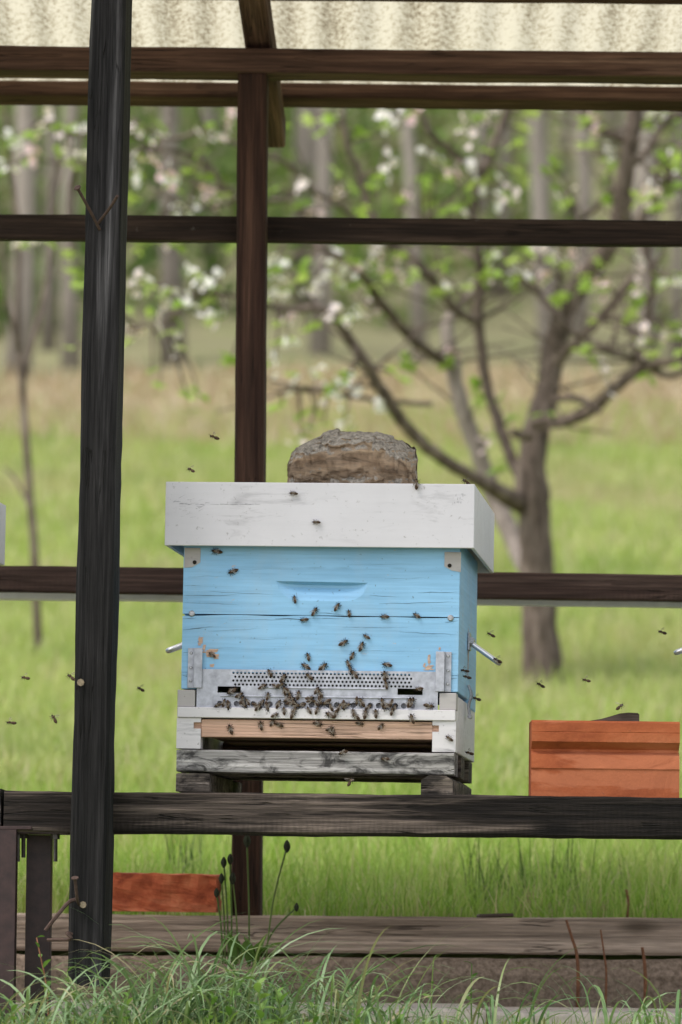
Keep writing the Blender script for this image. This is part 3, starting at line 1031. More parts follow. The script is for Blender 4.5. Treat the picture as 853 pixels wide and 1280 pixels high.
        bm.faces.new(f1); bm.faces.new(f2[::-1])
        for i in range(8):
            bm.faces.new((f1[i], f2[i], f2[(i + 1) % 8], f1[(i + 1) % 8]))
        bm_obj('floor_rail', bm, w, h)
        xa, xb = (hx(225), hx(243)) if not sx else (hx(553), hx(572))
        box('floor_rail', xa, xb, 0.0302, FD, hz(938), hz(867), w, h, 0.0012)
        box('notch_lining', hx(lb - 9.2) if not sx else hx(la), hx(lb) if not sx else hx(la + 8.2), 0.002, 0.02, hz(913.2), hz(904.8), M['raw'], h, 0)
    box('landing_strip', hx(225.6), hx(571.4), -0.009, 0.029, hz(899.2), hz(886), w, h, 0.001)
    box('drawer_front', hx(255.3), hx(543), -0.001, 0.02, hz(923), hz(901), M['raw'], h, 0.001)
    box('floor_board', hx(243.5), hx(552.5), 0.0295, FD - 0.001, hz(900), hz(892), M['innerwood'], h, 0.0006)
    box('drawer_tray', hx(262), hx(536), 0.0205, FD - 0.02, hz(922), hz(916), M['innerwood'], h, 0.0006)
    box('back_rail', hx(243.5), hx(552.5), FD - 0.025, FD - 0.001, hz(937.5), hz(916), M['innerwood'], h, 0.001)
    # ---- handles on both sides
    for s in (-1, 1):
        xe = bx0 if s < 0 else bx1
        yh = 0.225
        zb = hz(790)
        bm = bmesh.new()
        ln, dz = (0.049, -0.034) if s > 0 else (0.05, -0.02)
        p = []
        for t, dy in ((0, 0.008), (0.5, 0.008), (0.93, 0.008), (1.0, 0.0), (0.93, -0.008), (0.5, -0.008), (0, -0.008)):
            p.append((xe + s * (0.003 + ln * t), yh + dy, zb + dz * t))
        q = spline(p, 4)
        add_tube(bm, q, [0.0042] * len(q), 8)
        hd = bm_obj('handle', bm, M['bright'], h, smooth=True)
        bm = bmesh.new()
        add_box(bm, min(xe, xe + s * 0.004), max(xe, xe + s * 0.004), yh - 0.016, yh + 0.016, zb - 0.014, zb + 0.016, 0.0008)
        add_tube(bm, [(xe + s * 0.006, yh - 0.016, zb + 0.003), (xe + s * 0.006, yh + 0.016, zb + 0.003)], [0.0055, 0.0055], 10)
        bm_obj('handle_plate', bm, M['screw'], hd)
    # toggle clip joining body and floor
    for s, xe in ((1, hx(573.5)),):
        bm = bmesh.new()
        for dy in (0, 0.012):
            q = spline([(xe + 0.003, 0.2 + dy, hz(846)), (xe + 0.008, 0.2 + dy, hz(858)), (xe + 0.004, 0.2 + dy, hz(872)), (xe + 0.006, 0.2 + dy, hz(886))], 4)
            add_tube(bm, q, [0.0022] * len(q), 6)
        add_tube(bm, [(xe + 0.006, 0.196, hz(886)), (xe + 0.006, 0.216, hz(886))], [0.004, 0.004], 8)
        bm_obj('toggle_clip', bm, M['screw'], h)
    return h


M['crackdark'] = plain('crack_dark', (0.03, 0.04, 0.05), 0.9, 0.3)
M['scuff'] = plain('scuff_grey', (0.3, 0.29, 0.31), 0.7, 0.3)
hive_c = W(HCX - 4.5, 993.5, 7.455)
hive = make_hive('light blue beehive with white lid in the centre, stone on top', 'blue beehives along the benches')
HIVE_ROT = (0, R(0.45), R(-5.5))
hive.location = hive_c
hive.rotation_euler = HIVE_ROT

# pallet under the hive
def make_pallet(label):
    p = thing('pallet', label, 'pallet', group='grey pallets under the hives')
    d = M['palletdark']
    for k, (xa, xb) in enumerate(((226.5, 268), (530, 569.5))):
        bm = bmesh.new()
        x0, x1, z0, z1, c = hx(xa), hx(xb), hz(992 if not k else 993.6), hz(969 if not k else 967.5), 0.008
        if not k: c = 0.002
        P = [(x0, z0), (x1, z0), (x1, z1 - c), (x1 - c * 1.4, z1), (x0 + c * 1.6, z1), (x0, z1 - c)]
        n = 18
        rings = []
        for i in range(n + 1):
            y = -0.012 + 0.45 * i / n
            rings.append([bm.verts.new((x + 0.0012 * mnoise.noise(Vector((y * 30, j, k))), y + (0.001 * mnoise.noise(Vector((j, k, 4))) if i == 0 else 0), z + (0 if j < 2 else 0.0012 * mnoise.noise(Vector((y * 30, j, 9)))))) for j, (x, z) in enumerate(P)])
        for a, b in zip(rings, rings[1:]):
            for j in range(6):
                bm.faces.new((a[j], a[(j + 1) % 6], b[(j + 1) % 6], b[j]))
        bm.faces.new(rings[0][::-1]); bm.faces.new(rings[-1])
        bm_obj('runner', bm, d, p)
    z0, z1 = hz(966.8), hz(939)
    for i, (ya, yb) in enumerate(((-0.008, 0.075), (0.15, 0.235), (0.34, 0.425))):
        A, B = Vector((hx(226), (ya + yb) / 2, (z0 + z1) / 2)), Vector((hx(570.5), (ya + yb) / 2, (z0 + z1) / 2))
        beam('slat', A, B, yb - ya, (z1 - z0) * 0.985, M['pallet'] if i == 0 else d, p, segs=30, jit=0.0014, cham=0.002, seed=50 + i)
    return p
pallet = make_pallet('grey mottled pallet under the central blue beehive')
pallet.location = hive_c
pallet.rotation_euler = HIVE_ROT


def copy_tree(o, parent=None):
    c = o.copy()
    C.objects.link(c)
    c.parent = parent
    for ch in list(o.children):
        copy_tree(ch, c)
    return c
for dx, lab in ((-652, 'neighbouring beehive lid cut by the left frame edge'), (658, 'neighbouring beehive with only its steel handle showing at the right frame edge')):
    d = W(HCX - 4.5 + dx, 993.5 + dx * 0.0095 + (-10 + 0.0095 * 613 if dx < 0 else -4), 7.455)
    c = copy_tree(hive)
    c.location = d
    c['label'] = lab
    c = copy_tree(pallet)
    c.location = d
    c['label'] = 'pallet under the neighbouring hive, out past the %s frame edge' % ('left' if dx < 0 else 'right')

# ------------------------------------------------------------------ stone on the lid
def stone():
    HM = Matrix.LocRotScale(hive_c, Euler(HIVE_ROT), None)
    base = HM @ Vector((hx(429), 0.13, hz(604.0)))
    s = 1 / (FPX / base.y)
    prof = [(-81, 8, 40), (-78, 4, 50), (-70, 0, 57), (-58, 0, 64), (-45, 0, 72), (-30, 0, 78), (-20, 0, 80), (0, 0, 79), (20, 0, 77), (40, 0, 74), (58, 0, 68), (70, 0, 62), (77, 0, 58), (79, 0, 52), (80.5, 1, 48)]
    n, m = 130, 120
    px = np.array([p[0] for p in prof]); lo = np.array([p[1] for p in prof]); hi = np.array([p[2] for p in prof])
    V = []
    for i in range(n):
        t = i / (n - 1)
        u = math.cos((1 - t) * math.pi)            # dense at the ends
        x = u * 80.5
        zb, zt = np.interp(x, px, lo) * 0.0, np.interp(x, px, hi)
        ef = max(0.0, 1 - abs(u) ** 8)
        dpt = (46 + 6 * math.sin(x * 0.05)) * (0.28 + 0.72 * ef)
        if i in (0, n - 1):
            dpt *= 0.75; zt *= 0.9
        for j in range(m):
            a = 2 * math.pi * j / m
            c, sn = math.cos(a), math.sin(a)
            e = 0.55
            yy = math.copysign(abs(c) ** e, c) * dpt
            zz = (zb + zt) / 2 + math.copysign(abs(sn) ** e, sn) * (zt - zb) / 2
            f = zz / max(zt, 1)
            if c < 0:                              # front: rounded crown over a recessed broken face
                ledge = 0.58 + 0.06 * math.sin(x * 0.07) - 0.1 * max(0, x / 80)
                if f < ledge:
                    yy += 15 * (1 - (f / ledge) ** 4) * min(1, (80 - abs(x)) / 25 + 0.35)
                else:
                    yy += 20 * ((f - ledge) / (1 - ledge)) ** 1.3 + 3.5 * (mnoise.cell(Vector((x * 0.035, zz * 0.09, 0))) - 0.5)
            q = Vector((x * 0.05, yy * 0.05, zz * 0.16))
            d = 4.6 * mnoise.fractal(q, 0.7, 2.1, 7) + 2.2 * mnoise.noise(Vector((x * 0.16, yy * 0.16, zz * 0.5)))
            st = 1.8 * (mnoise.noise(Vector((x * 0.03, 2, zz * 0.55))) > 0.1)
            k = 1.0 if zz > 3 else zz / 3
            if f > 0.8: d *= 1 - 0.6 * (f - 0.8) / 0.2
            d += 2.6 * (mnoise.cell(Vector((x * 0.045 + 0.01 * zz, 0.3, zz * 0.075))) - 0.5)
            V.append((x + d * 0.35 * (1 if abs(u) > 0.9 else 0.4), yy + (d + st) * k * (1 if c > 0 else 1.0), max(0.0, zz + d * 0.8 * k)))
    idx = np.arange(n * m).reshape(n, m)
    nxt = np.roll(idx, -1, axis=1)
    q = np.stack([idx[:-1], nxt[:-1], nxt[1:], idx[1:]], -1).reshape(-1, 4)
    fl = list(q.ravel()) + list(idx[0][::-1]) + list(idx[-1])
    me = np_mesh('stone', np.array(V) * s, fl, np.concatenate([np.full(len(q), 4), [m, m]]))
    o = link('stone', me, M['stone'], smooth=True)
    o.location = base + Vector((0, 0, -0.001))
    o.rotation_euler = (0, R(0.45), R(-5.5))
    bm = bmesh.new(); bm.from_mesh(me); bmesh.ops.recalc_face_normals(bm, faces=bm.faces); bm.to_mesh(me); bm.free()
    tag(o, 'brown and grey rough field stone weighing down the white hive lid', 'stone')
stone()

# ------------------------------------------------------------------ clay block, chip, brick
def clay_block():
    Y = 7.43
    L = (849.5 - 664.5) / (FPX / Y)
    s = 1 / (FPX / Y)
    H = 95.5
    # front profile (depth into the block, height) in photo pixels
    P = [(4, 0), (4, 34), (2.6, 36), (3.2, 39), (6, 53), (15, 57), (15, 60), (0, 69), (0, 80), (0.6, 80.8), (0, 81.6), (1, 93), (3, H),
         (86, H), (86, 0)]
    prof = [(d * s, z * s) for d, z in P]
    bm = bmesh.new()
    n = 26
    rings = []
    for i in range(n + 1):
        x = L * (i / n - 0.5)
        rings.append([bm.verts.new((x, d + 0.0009 * mnoise.noise(Vector((x * 40, j, 2))), z + (0.0004 * mnoise.noise(Vector((x * 40, j, 5))) if z > 0.001 else 0))) for j, (d, z) in enumerate(prof)])
    m = len(prof)
    for a, b in zip(rings, rings[1:]):
        for j in range(m):
            bm.faces.new((a[j], a[(j + 1) % m], b[(j + 1) % m], b[j]))
    bm.faces.new(rings[0][::-1]); bm.faces.new(rings[-1])
    o = bm_obj('clay_block', bm, M['terra'])
    o.location = W(757, 996.6, Y)
    o.rotation_euler = (0, R(0.15), 0)
    tag(o, 'orange terracotta building block with a grooved face on the bench', 'block')
    # chip on top: thin bark wedge
    bm = bmesh.new()
    xs_ = [738, 752, 764, 775, 786, 798, 800]
    hs_ = [0.6, 3, 6.5, 10, 11.5, 11, 9]
    top = [bm.verts.new(((x - 757) * s, 0.025, (H + h + 0.2) * s)) for x, h in zip(xs_, hs_)]
    bot = [bm.verts.new(((x - 757) * s, 0.025, (H + 0.2) * s)) for x in xs_]
    top2 = [bm.verts.new(((x - 755) * s, 0.075, (H + h * 0.9 + 0.2) * s)) for x, h in zip(xs_, hs_)]
    bot2 = [bm.verts.new(((x - 755) * s, 0.075, (H + 0.2) * s)) for x in xs_]
    for i in range(6):
        bm.faces.new((bot[i], bot[i + 1], top[i + 1], top[i])); bm.faces.new((bot2[i], bot2[i + 1], top2[i + 1], top2[i]))
        bm.faces.new((top[i], top[i + 1], top2[i + 1], top2[i])); bm.faces.new((bot[i], bot[i + 1], bot2[i + 1], bot2[i]))
    bm.faces.new((bot[0], top[0], top2[0], bot2[0])); bm.faces.new((bot[6], top[6], top2[6], bot2[6]))
    c = bm_obj('wood_chip', bm, M['chip'])
    c.location = o.location; c.rotation_euler = o.rotation_euler
    tag(c, 'dark wedge of wood lying on top of the terracotta block', 'wood chip')
clay_block()

# ------------------------------------------------------------------ terrace edge: sleeper, kerb, slabs
SY = 8.23
sl = beam('sleeper', W(-420, 1166 - 4.5, SY + 0.09), W(1280, 1166 + 9, SY + 0.09), 0.18, 0.0655, M['sleeper'], None, segs=90, seed=61, jit=0.003)
tag(sl, 'long grey-brown timber sleeper laid along the foot of the rear post', 'sleeper')
kb = bmesh.new()
A, B = W(-420, 1192 - 4, SY - 0.02), W(1280, 1192 + 9, SY - 0.02)
n = 120
rings = []
prof = [(0, -0.14), (-0.012, -0.03), (-0.004, -0.006), (0.008, 0), (0.1, 0), (0.1, -0.14)]
for i in range(n + 1):
    p = A.lerp(B, i / n)
    rings.append([kb.verts.new((p.x, p.y + dy + 0.006 * mnoise.fractal(Vector((p.x * 9, j, 1)), 1, 2, 3), p.z + dz + (0.004 * mnoise.fractal(Vector((p.x * 9, j, 7)), 1, 2, 3) - 0.003 if dz > -0.1 else 0))) for j, (dy, dz) in enumerate(prof)])
for a, b in zip(rings, rings[1:]):
    for j in range(6):
        kb.faces.new((a[j], a[(j + 1) % 6], b[(j + 1) % 6], b[j]))
kb.faces.new(rings[0][::-1]); kb.faces.new(rings[-1])
k_ = bm_obj('kerb', kb, M['concrete'], smooth=False)
tag(k_, 'rough brown concrete kerb under the timber sleeper', 'kerb')
# pale slabs in front
for i, (xa, xb, yt) in enumerate(((-300, 60, 1250), (64, 330, 1250), (334, 596, 1252), (602, 1200, 1258))):
    a, b = W(xa, yt, 8.14), W(xb, yt, 8.14)
    o = box('paving_slab', a.x, b.x, 7.62, 8.13, a.z - 0.075, a.z, M['slab'], None, 0.006)
    tag(o, ['pale paving slab behind the left steel legs', 'pale paving slab right of the front post, half hidden by sedge', 'pale paving slab behind the grass below the hive',
            'widest pale paving slab, clear of grass at lower right'][i], 'slab', 'paving slabs below the kerb')

# red brick on the sleeper, beside the rear post
def brick():
    Y = SY - 0.0
    s = 1 / (FPX / Y)
    bm = bmesh.new()
    bmesh.ops.create_cube(bm, size=1)
    bmesh.ops.subdivide_edges(bm, edges=bm.edges, cuts=14, use_grid_fill=True)
    L, D, H = 176 * s, 0.12, 47 * s
    for v in bm.verts:
        p = Vector((v.co.x * L, v.co.y * D, (v.co.z + 0.5) * H))
        q = p * 35
        d = 0.0035 * mnoise.fractal(q, 1, 2, 4)
        edge = sum(abs(abs(c) - 0.5) < 0.02 for c in v.co)
        if edge >= 2:
            p *= 0.995; d *= 1.8
        if v.co.z > -0.45:
            p += Vector((d, d, d * 0.6))
        if v.co.x > 0.3:
            p.z += (0 if v.co.z > 0 else 0.0)
            p.x += 0.004 * v.co.z
        v.co = p
    o = bm_obj('brick', bm, M['brick'])
    o.location = W(186, 1139.5, SY + 0.07)
    o.rotation_euler = (0, R(0.2), R(-2))
    tag(o, 'weathered red brick lying on the sleeper beside the rear post', 'brick')
brick()
a = W(619, 1146.5, SY + 0.05)
o = box('wood_chip', a.x - 0.031, a.x + 0.031, SY + 0.02, SY + 0.08, a.z - 0.0005, a.z + 0.0065, M['chip'], None, 0.002)
o.rotation_euler = (0, R(-2), R(3))
tag(o, 'small flat dark piece of wood on the sleeper right of the hive', 'wood chip')

# ------------------------------------------------------------------ apple tree
TY = 16.0
def branch_pts(pl, y_off=0.0, jig=0.0, sub=5):
    """pl: (x, y, diameter px, depth offset m) -> points and radii"""
    P = []
    for (x, y, d, dy) in pl:
        Y = TY + dy
        p = W(x, y, Y)
        P.append((p.x, p.y, p.z, d / 2 / (FPX / Y)))
    S = spline(P, sub)
    pts, rad = [], []
    for i, q in enumerate(S):
        j = 0.006 * Vector((mnoise.noise(Vector((i * 0.7, P[0][0] * 7, 0))), mnoise.noise(Vector((i * 0.7, P[0][0] * 7, 4))), mnoise.noise(Vector((i * 0.7, P[0][0] * 7, 8)))))
        pts.append(Vector(q[:3]) + (j if 0 < i < len(S) - 1 else Vector()))
        rad.append(max(q[3], 0.002))
    return pts, rad


tree = thing('apple_tree', 'blossoming apple tree with forked trunk behind the hive', 'apple tree', tuple(W(678, 862, TY)))
trunk = [(682, 905, 66, 0), (679, 860, 54, 0), (676, 800, 47, 0), (673, 740, 44, 0), (670, 680, 42, 0), (668, 630, 41, 0), (664, 585, 38, 0), (672, 535, 34, 0.05),
         (684, 490, 31, 0.1), (694, 430, 29, 0.12), (715, 372, 27, 0.1), (746, 330, 26, 0.05), (771, 285, 24, 0), (782, 220, 22, -0.05), (792, 160, 20, -0.1), (800, 90, 17, -0.1), (812, -40, 12, -0.1)]
branches = [
    ('bark', [(655, 632, 26, 0), (625, 615, 20, -0.15), (590, 596, 17, -0.3), (555, 574, 16, -0.4), (520, 546, 16, -0.5), (490, 508, 15, -0.6), (462, 462, 15, -0.7), (438, 425, 14, -0.75), (418, 396, 12, -0.8), (392, 386, 9, -0.85), (352, 384, 7, -0.9), (300, 372, 6, -0.95), (250, 368, 5, -1.0), (212, 398, 4, -1.0), (175, 410, 3, -1.0)]),
    ('bark', [(657, 600, 22, 0), (640, 572, 16, 0.05), (626, 535, 14, 0.1), (611, 490, 13, 0.12), (601, 430, 14, 0.1), (598, 385, 14, 0.08), (600, 345, 14, 0.05), (598, 310, 11, 0), (590, 262, 9, 0), (604, 215, 9, 0), (622, 170, 10, 0), (636, 130, 9, 0), (645, 60, 6, 0)]),
    ('palebark', [(668, 720, 34, 0.15), (648, 690, 26, 0.35), (628, 645, 24, 0.45), (610, 600, 23, 0.5), (594, 555, 22, 0.5), (578, 510, 21, 0.5), (567, 462, 21, 0.5), (561, 425, 20, 0.5), (562, 398, 16, 0.5), (585, 372, 8, 0.5), (605, 350, 6, 0.45)]),
    ('bark', [(563, 455, 14, 0.5), (545, 446, 13, 0.4), (520, 427, 13, 0.3), (498, 405, 12, 0.2), (478, 380, 11, 0.1), (462, 355, 10, 0), (440, 330, 8, -0.1), (412, 315, 7, -0.2), (385, 300, 6, -0.2), (356, 275, 6, -0.3)]),
    ('bark', [(600, 402, 10, 0.1), (585, 398, 10, 0), (560, 378, 10, -0.1), (545, 355, 11, -0.15), (530, 338, 11, -0.2), (512, 318, 9, -0.2), (490, 305, 8, -0.2), (470, 285, 9, -0.2), (457, 250, 10, -0.2), (450, 215, 9, -0.2), (438, 190, 8, -0.2), (430, 155, 7, -0.2), (428, 90, 5, -0.2)]),
    ('bark', [(660, 545, 16, -0.1), (640, 540, 9, -0.2)]),
    ('bark', [(668, 528, 18, 0), (700, 527, 16, -0.1), (735, 515, 15, -0.2), (760, 494, 15, -0.25), (778, 478, 13, -0.3), (800, 462, 13, -0.3), (825, 455, 11, -0.35), (860, 448, 9, -0.4), (920, 430, 6, -0.4)]),
    ('bark', [(808, 460, 11, -0.3), (800, 430, 10, -0.3), (812, 385, 9, -0.32), (815, 345, 9, -0.35), (806, 310, 8, -0.35), (798, 285, 7, -0.35), (806, 250, 6, -0.35), (830, 215, 5, -0.35), (860, 190, 4, -0.35)]),
    ('bark', [(808, 452, 9, -0.32), (786, 446, 9, -0.35), (760, 438, 9, -0.4), (735, 425, 8, -0.4), (712, 412, 8, -0.42), (694, 390, 7, -0.45), (674, 368, 6, -0.45), (655, 350, 5, -0.5), (640, 338, 4, -0.5)]),
    ('bark', [(696, 452, 12, 0), (716, 432, 12, -0.1), (742, 408, 11, -0.15), (762, 384, 10, -0.2), (780, 360, 9, -0.25), (792, 345, 8, -0.25)]),
    ('bark', [(778, 232, 12, 0), (760, 240, 9, 0.1), (742, 262, 8, 0.15), (725, 275, 6, 0.2), (700, 300, 5, 0.2)]),
    ('bark', [(787, 178, 12, 0), (766, 168, 11, -0.1), (744, 158, 11, -0.15), (735, 148, 9, -0.2), (720, 120, 7, -0.2)]),
    ('bark', [(784, 205, 10, 0), (805, 196, 9, 0), (835, 150, 9, 0), (870, 140, 8, 0)]),
    ('bark', [(800, 285, 7, -0.3), (822, 240, 6, -0.3), (838, 215, 5, -0.35), (853, 180, 5, -0.35)]),
    ('bark', [(604, 215, 9, 0), (585, 205, 8, -0.1), (560, 186, 8, -0.2), (540, 168, 8, -0.3), (525, 140, 7, -0.3), (505, 90, 5, -0.3)]),
    ('bark', [(600, 330, 8, 0), (570, 305, 7, 0.2), (535, 292, 6, 0.3), (500, 300, 6, 0.3), (470, 302, 5, 0.3), (430, 262, 5, 0.2), (390, 235, 6, 0.1), (360, 205, 6, 0.0), (320, 190, 6, -0.1), (285, 175, 6, -0.2), (250, 165, 5, -0.2), (205, 175, 5, -0.2), (170, 150, 4, -0.3)]),
    ('bark', [(385, 232, 6, 0.1), (350, 250, 6, 0), (310, 248, 7, -0.1), (285, 240, 7, -0.2), (258, 205, 6, -0.2), (225, 190, 6, -0.3), (190, 185, 5, -0.4), (150, 195, 4, -0.4), (95, 205, 4, -0.4), (40, 200, 3, -0.4), (5, 208, 3, -0.4)]),
    ('bark', [(300, 250, 5, -0.1), (270, 256, 5, -0.2), (235, 262, 4, -0.3), (200, 240, 3, -0.3)]),
    ('bark', [(470, 300, 5, 0.3), (440, 290, 5, 0.2), (400, 280, 6, 0.1), (370, 262, 6, 0)]),
    ('bark', [(540, 505, 6, -0.45), (470, 500, 6, -0.5), (420, 492, 6, -0.6), (380, 488, 5, -0.6), (345, 490, 4, -0.6)]),
    ('bark', [(690, 500, 9, -0.2), (722, 498, 9, -0.3), (750, 515, 6, -0.4)]),
    ('bark', [(702, 398, 5, 0), (700, 350, 4, 0), (702, 300, 3, 0)]),
    ('bark', [(812, 458, 9, -0.3), (835, 470, 8, -0.3), (860, 462, 7, -0.3)]),
    ('bark', [(795, 440, 9, -0.3), (790, 415, 8, -0.2), (772, 398, 8, -0.1), (745, 402, 7, 0)]),
    ('bark', [(190, 185, 4, -0.4), (140, 160, 4, -0.5), (90, 168, 4, -0.5), (50, 150, 3, -0.5)]),
]
all_bp = []
bp, br = branch_pts(trunk)
tube_obj('trunk', bp, br, M['bark'], tree, 14, rough=0.18, seed=1)
all_bp += bp
for i, (m_, pl) in enumerate(branches):
    bp, br = branch_pts(pl)
    tube_obj('branch', bp, br, M[m_], tree, 9, rough=0.25, seed=i + 2)
    all_bp += bp


def leaf_card(bm, base, d, up, L, w):
    """a folded leaf: four triangles-worth of faces with a crease"""
    d = d.normalized(); s = d.cross(up).normalized()
    if s.length < 0.1: s = Vector((1, 0, 0))
    nrm = s.cross(d)
    a = bm.verts.new(base); b = bm.verts.new(base + d * L * 0.5 - nrm * L * 0.02); c = bm.verts.new(base + d * L - nrm * L * 0.16)
    l1 = bm.verts.new(base + d * L * 0.42 + s * w / 2 + nrm * w * 0.18); r1 = bm.verts.new(base + d * L * 0.42 - s * w / 2 + nrm * w * 0.18)
    bm.faces.new((a, l1, b)); bm.faces.new((b, l1, c)); bm.faces.new((a, b, r1)); bm.faces.new((b, c, r1))


def leaf_cluster_mesh(seed, n, L):
    rr = random.Random(seed)
    bm = bmesh.new()
    for k in range(n):
        d = Vector((rr.gauss(0, 1), rr.gauss(0, 1), rr.uniform(-0.3, 1.1))).normalized()
        leaf_card(bm, Vector(), d, Vector((rr.gauss(0, .4), rr.gauss(0, .4), 1)), L * rr.uniform(0.6, 1.1), L * rr.uniform(0.4, 0.6))
    bmesh.ops.remove_doubles(bm, verts=bm.verts, dist=1e-5)
    me = bpy.data.meshes.new('leaf_cluster')
    bm.to_mesh(me); bm.free()
    me.materials.append(M['appleleaf'])
    return me


def blossom_mesh(seed, n):
    rr = random.Random(seed)
    bm = bmesh.new()
    for k in range(n):
        c = Vector((rr.gauss(0, 0.014), rr.gauss(0, 0.014), rr.gauss(0.006, 0.011)))
        ax = Vector((rr.gauss(0, 1), rr.gauss(-0.5, 1), rr.gauss(0.5, 0.8))).normalized()
        s = ax.orthogonal().normalized(); u = ax.cross(s)
        bm.faces.new([bm.verts.new(v) for v in (Vector((0, 0, 0)), c, c + s * 0.0015)])
        for p in range(5):
            a = p * 2 * math.pi / 5 + rr.uniform(0, 1)
            d = s * math.cos(a) + u * math.sin(a)
            e = ax.cross(d)
            r = rr.uniform(0.013, 0.018)
            q = [c, c + d * r * 0.6 + e * r * 0.45 + ax * r * 0.25, c + d * r + ax * r * 0.45, c + d * r * 0.6 - e * r * 0.45 + ax * r * 0.25]
            bm.faces.new([bm.verts.new(v) for v in q])
    bmesh.ops.remove_doubles(bm, verts=bm.verts, dist=1e-5)
    me = bpy.data.meshes.new('blossom_cluster')
    bm.to_mesh(me); bm.free()
    me.materials.append(M['petal'])
    return me


LC = [leaf_cluster_mesh(s, n, 0.044) for s, n in ((1, 6), (2, 7), (3, 8), (4, 6))]
BC = [blossom_mesh(s, n) for s, n in ((1, 4), (2, 5), (3, 6))]
# places read off the photograph: (x, y, leaves, blossoms)
blos = [(100, 190), (83, 188), (42, 192), (8, 205), (58, 150), (148, 186), (168, 215), (172, 160), (200, 175), (205, 215), (215, 218), (185, 195), (258, 240), (268, 172), (285, 150), (225, 262), (210, 222),
        (248, 342), (270, 350), (184, 352), (172, 350), (210, 365), (202, 382), (238, 372), (218, 425), (255, 398), (275, 396), (222, 300), (240, 262), (172, 408), (100, 165),
        (370, 232), (345, 325), (350, 350), (385, 360), (395, 352), (415, 325), (437, 345), (355, 395), (362, 425), (415, 395), (345, 452), (368, 485), (412, 493), (435, 478), (477, 505), (430, 525), (340, 370),
        (465, 318), (480, 325), (500, 345), (508, 342), (488, 212), (537, 190), (488, 152), (520, 140), (583, 160), (568, 362), (626, 245), (595, 215), (462, 388), (550, 205), (605, 145), (640, 240), (720, 322), (735, 350), (745, 350), (756, 358), (692, 325), (676, 345),
        (756, 470), (652, 345), (607, 345), (612, 318), (850, 350), (810, 245), (740, 150), (760, 190), (815, 325), (845, 415), (707, 245), (838, 200), (820, 235), (378, 545), (608, 548), (440, 330), (425, 240), (395, 260), (590, 270),
        (30, 300), (68, 290), (20, 170), (120, 300), (140, 290)]
leaves = [(90, 205), (95, 212), (45, 170), (70, 160), (150, 200), (160, 250), (175, 305), (190, 298), (92, 320), (98, 345), (100, 360), (90, 437), (190, 180), (200, 160), (215, 235), (240, 215), (250, 190), (258, 225), (270, 160), (280, 245), (265, 165), (225, 270),
          (230, 312), (220, 308), (175, 312), (205, 370), (222, 400), (215, 415), (260, 380), (280, 395), (190, 465), (200, 482), (235, 498), (250, 495), (290, 450), (255, 350), (185, 360), (165, 390), (160, 430), (285, 312),
          (390, 152), (400, 170), (448, 168), (420, 215), (370, 262), (375, 255), (468, 235), (450, 265), (455, 262), (530, 228), (527, 225), (480, 150), (510, 145), (560, 265), (575, 262), (590, 245), (600, 230), (545, 265),
          (360, 335), (378, 335), (385, 345), (420, 350), (425, 362), (458, 360), (470, 358), (440, 330), (500, 320), (520, 345), (555, 330), (580, 360), (548, 368), (350, 405), (345, 430), (380, 415), (395, 410), (365, 470), (430, 485), (435, 470), (490, 465), (510, 462), (500, 475), (350, 510), (375, 520), (395, 515), (385, 535), (405, 530),
          (600, 485), (605, 495), (612, 502), (625, 500), (600, 505), (640, 525), (630, 535), (612, 545), (628, 575), (625, 590), (640, 590), (600, 150), (610, 190), (660, 165), (645, 180), (680, 215), (690, 205), (735, 185), (762, 215), (765, 210), (640, 215), (655, 222), (725, 150), (730, 155), (665, 145), (700, 235),
          (620, 320), (625, 345), (605, 345), (600, 318), (640, 330), (690, 330), (700, 335), (735, 360), (745, 355), (757, 365), (750, 330), (730, 345), (725, 440), (735, 445), (700, 400), (790, 400), (812, 250), (825, 210), (830, 200), (838, 235), (825, 260), (815, 265), (845, 205), (850, 190), (840, 150), (848, 345), (835, 355), (825, 350), (842, 410), (850, 420), (825, 415), (820, 430), (795, 375), (853, 440), (815, 145), (848, 165),
          (745, 405), (680, 540), (672, 520), (690, 520), (715, 255), (800, 250), (555, 300), (520, 300), (480, 345), (470, 225), (350, 160), (340, 240), (340, 340)]
rr = random.Random(21)
arr = np.array([tuple(p) for p in all_bp])
tw = bmesh.new()
def attach(x, y, dyo):
    ctr = W(x, y, TY + dyo)
    # nearest branch seen from the front decides the depth
    pr = arr[:, [0, 2]] * (TY / arr[:, 1:2])
    k = int(np.argmin((pr[:, 0] - ctr.x * TY / (TY + dyo)) ** 2 + (arr[:, 2] - ctr.z) ** 2))
    b = Vector(arr[k])
    p = W(x, y, b.y + rr.uniform(-0.18, 0.12))
    L = (p - b).length
    if 0.02 < L:
        mid = b.lerp(p, 0.5) + Vector((rr.uniform(-1, 1), rr.uniform(-1, 1), rr.uniform(0, 1))) * L * 0.12
        S = [Vector(q) for q in spline([tuple(b), tuple(mid), tuple(p)], 4)]
        r0 = min(0.009, 0.004 + 0.006 * L)
        add_tube(tw, S, [r0 + (0.0025 - r0) * i / (len(S) - 1) for i in range(len(S))], 4, cap=False)
    return p
for (x, y) in blos:
    p = attach(x, y, -0.2)
    s = rr.uniform(0.95, 1.4)
    sharing('blossom_cluster', rr.choice(BC), tree, p, (rr.uniform(0, 6), rr.uniform(0, 6), rr.uniform(0, 6)), (s, s, s), world=True)
    if rr.random() < 0.75:
        s = rr.uniform(0.7, 1.0)
        sharing('leaf_cluster', rr.choice(LC), tree, p + Vector((rr.uniform(-.03, .03), 0.02, rr.uniform(-.04, 0))), (rr.uniform(-.5, .5), rr.uniform(-.5, .5), rr.uniform(0, 6)), (s, s, s), world=True)
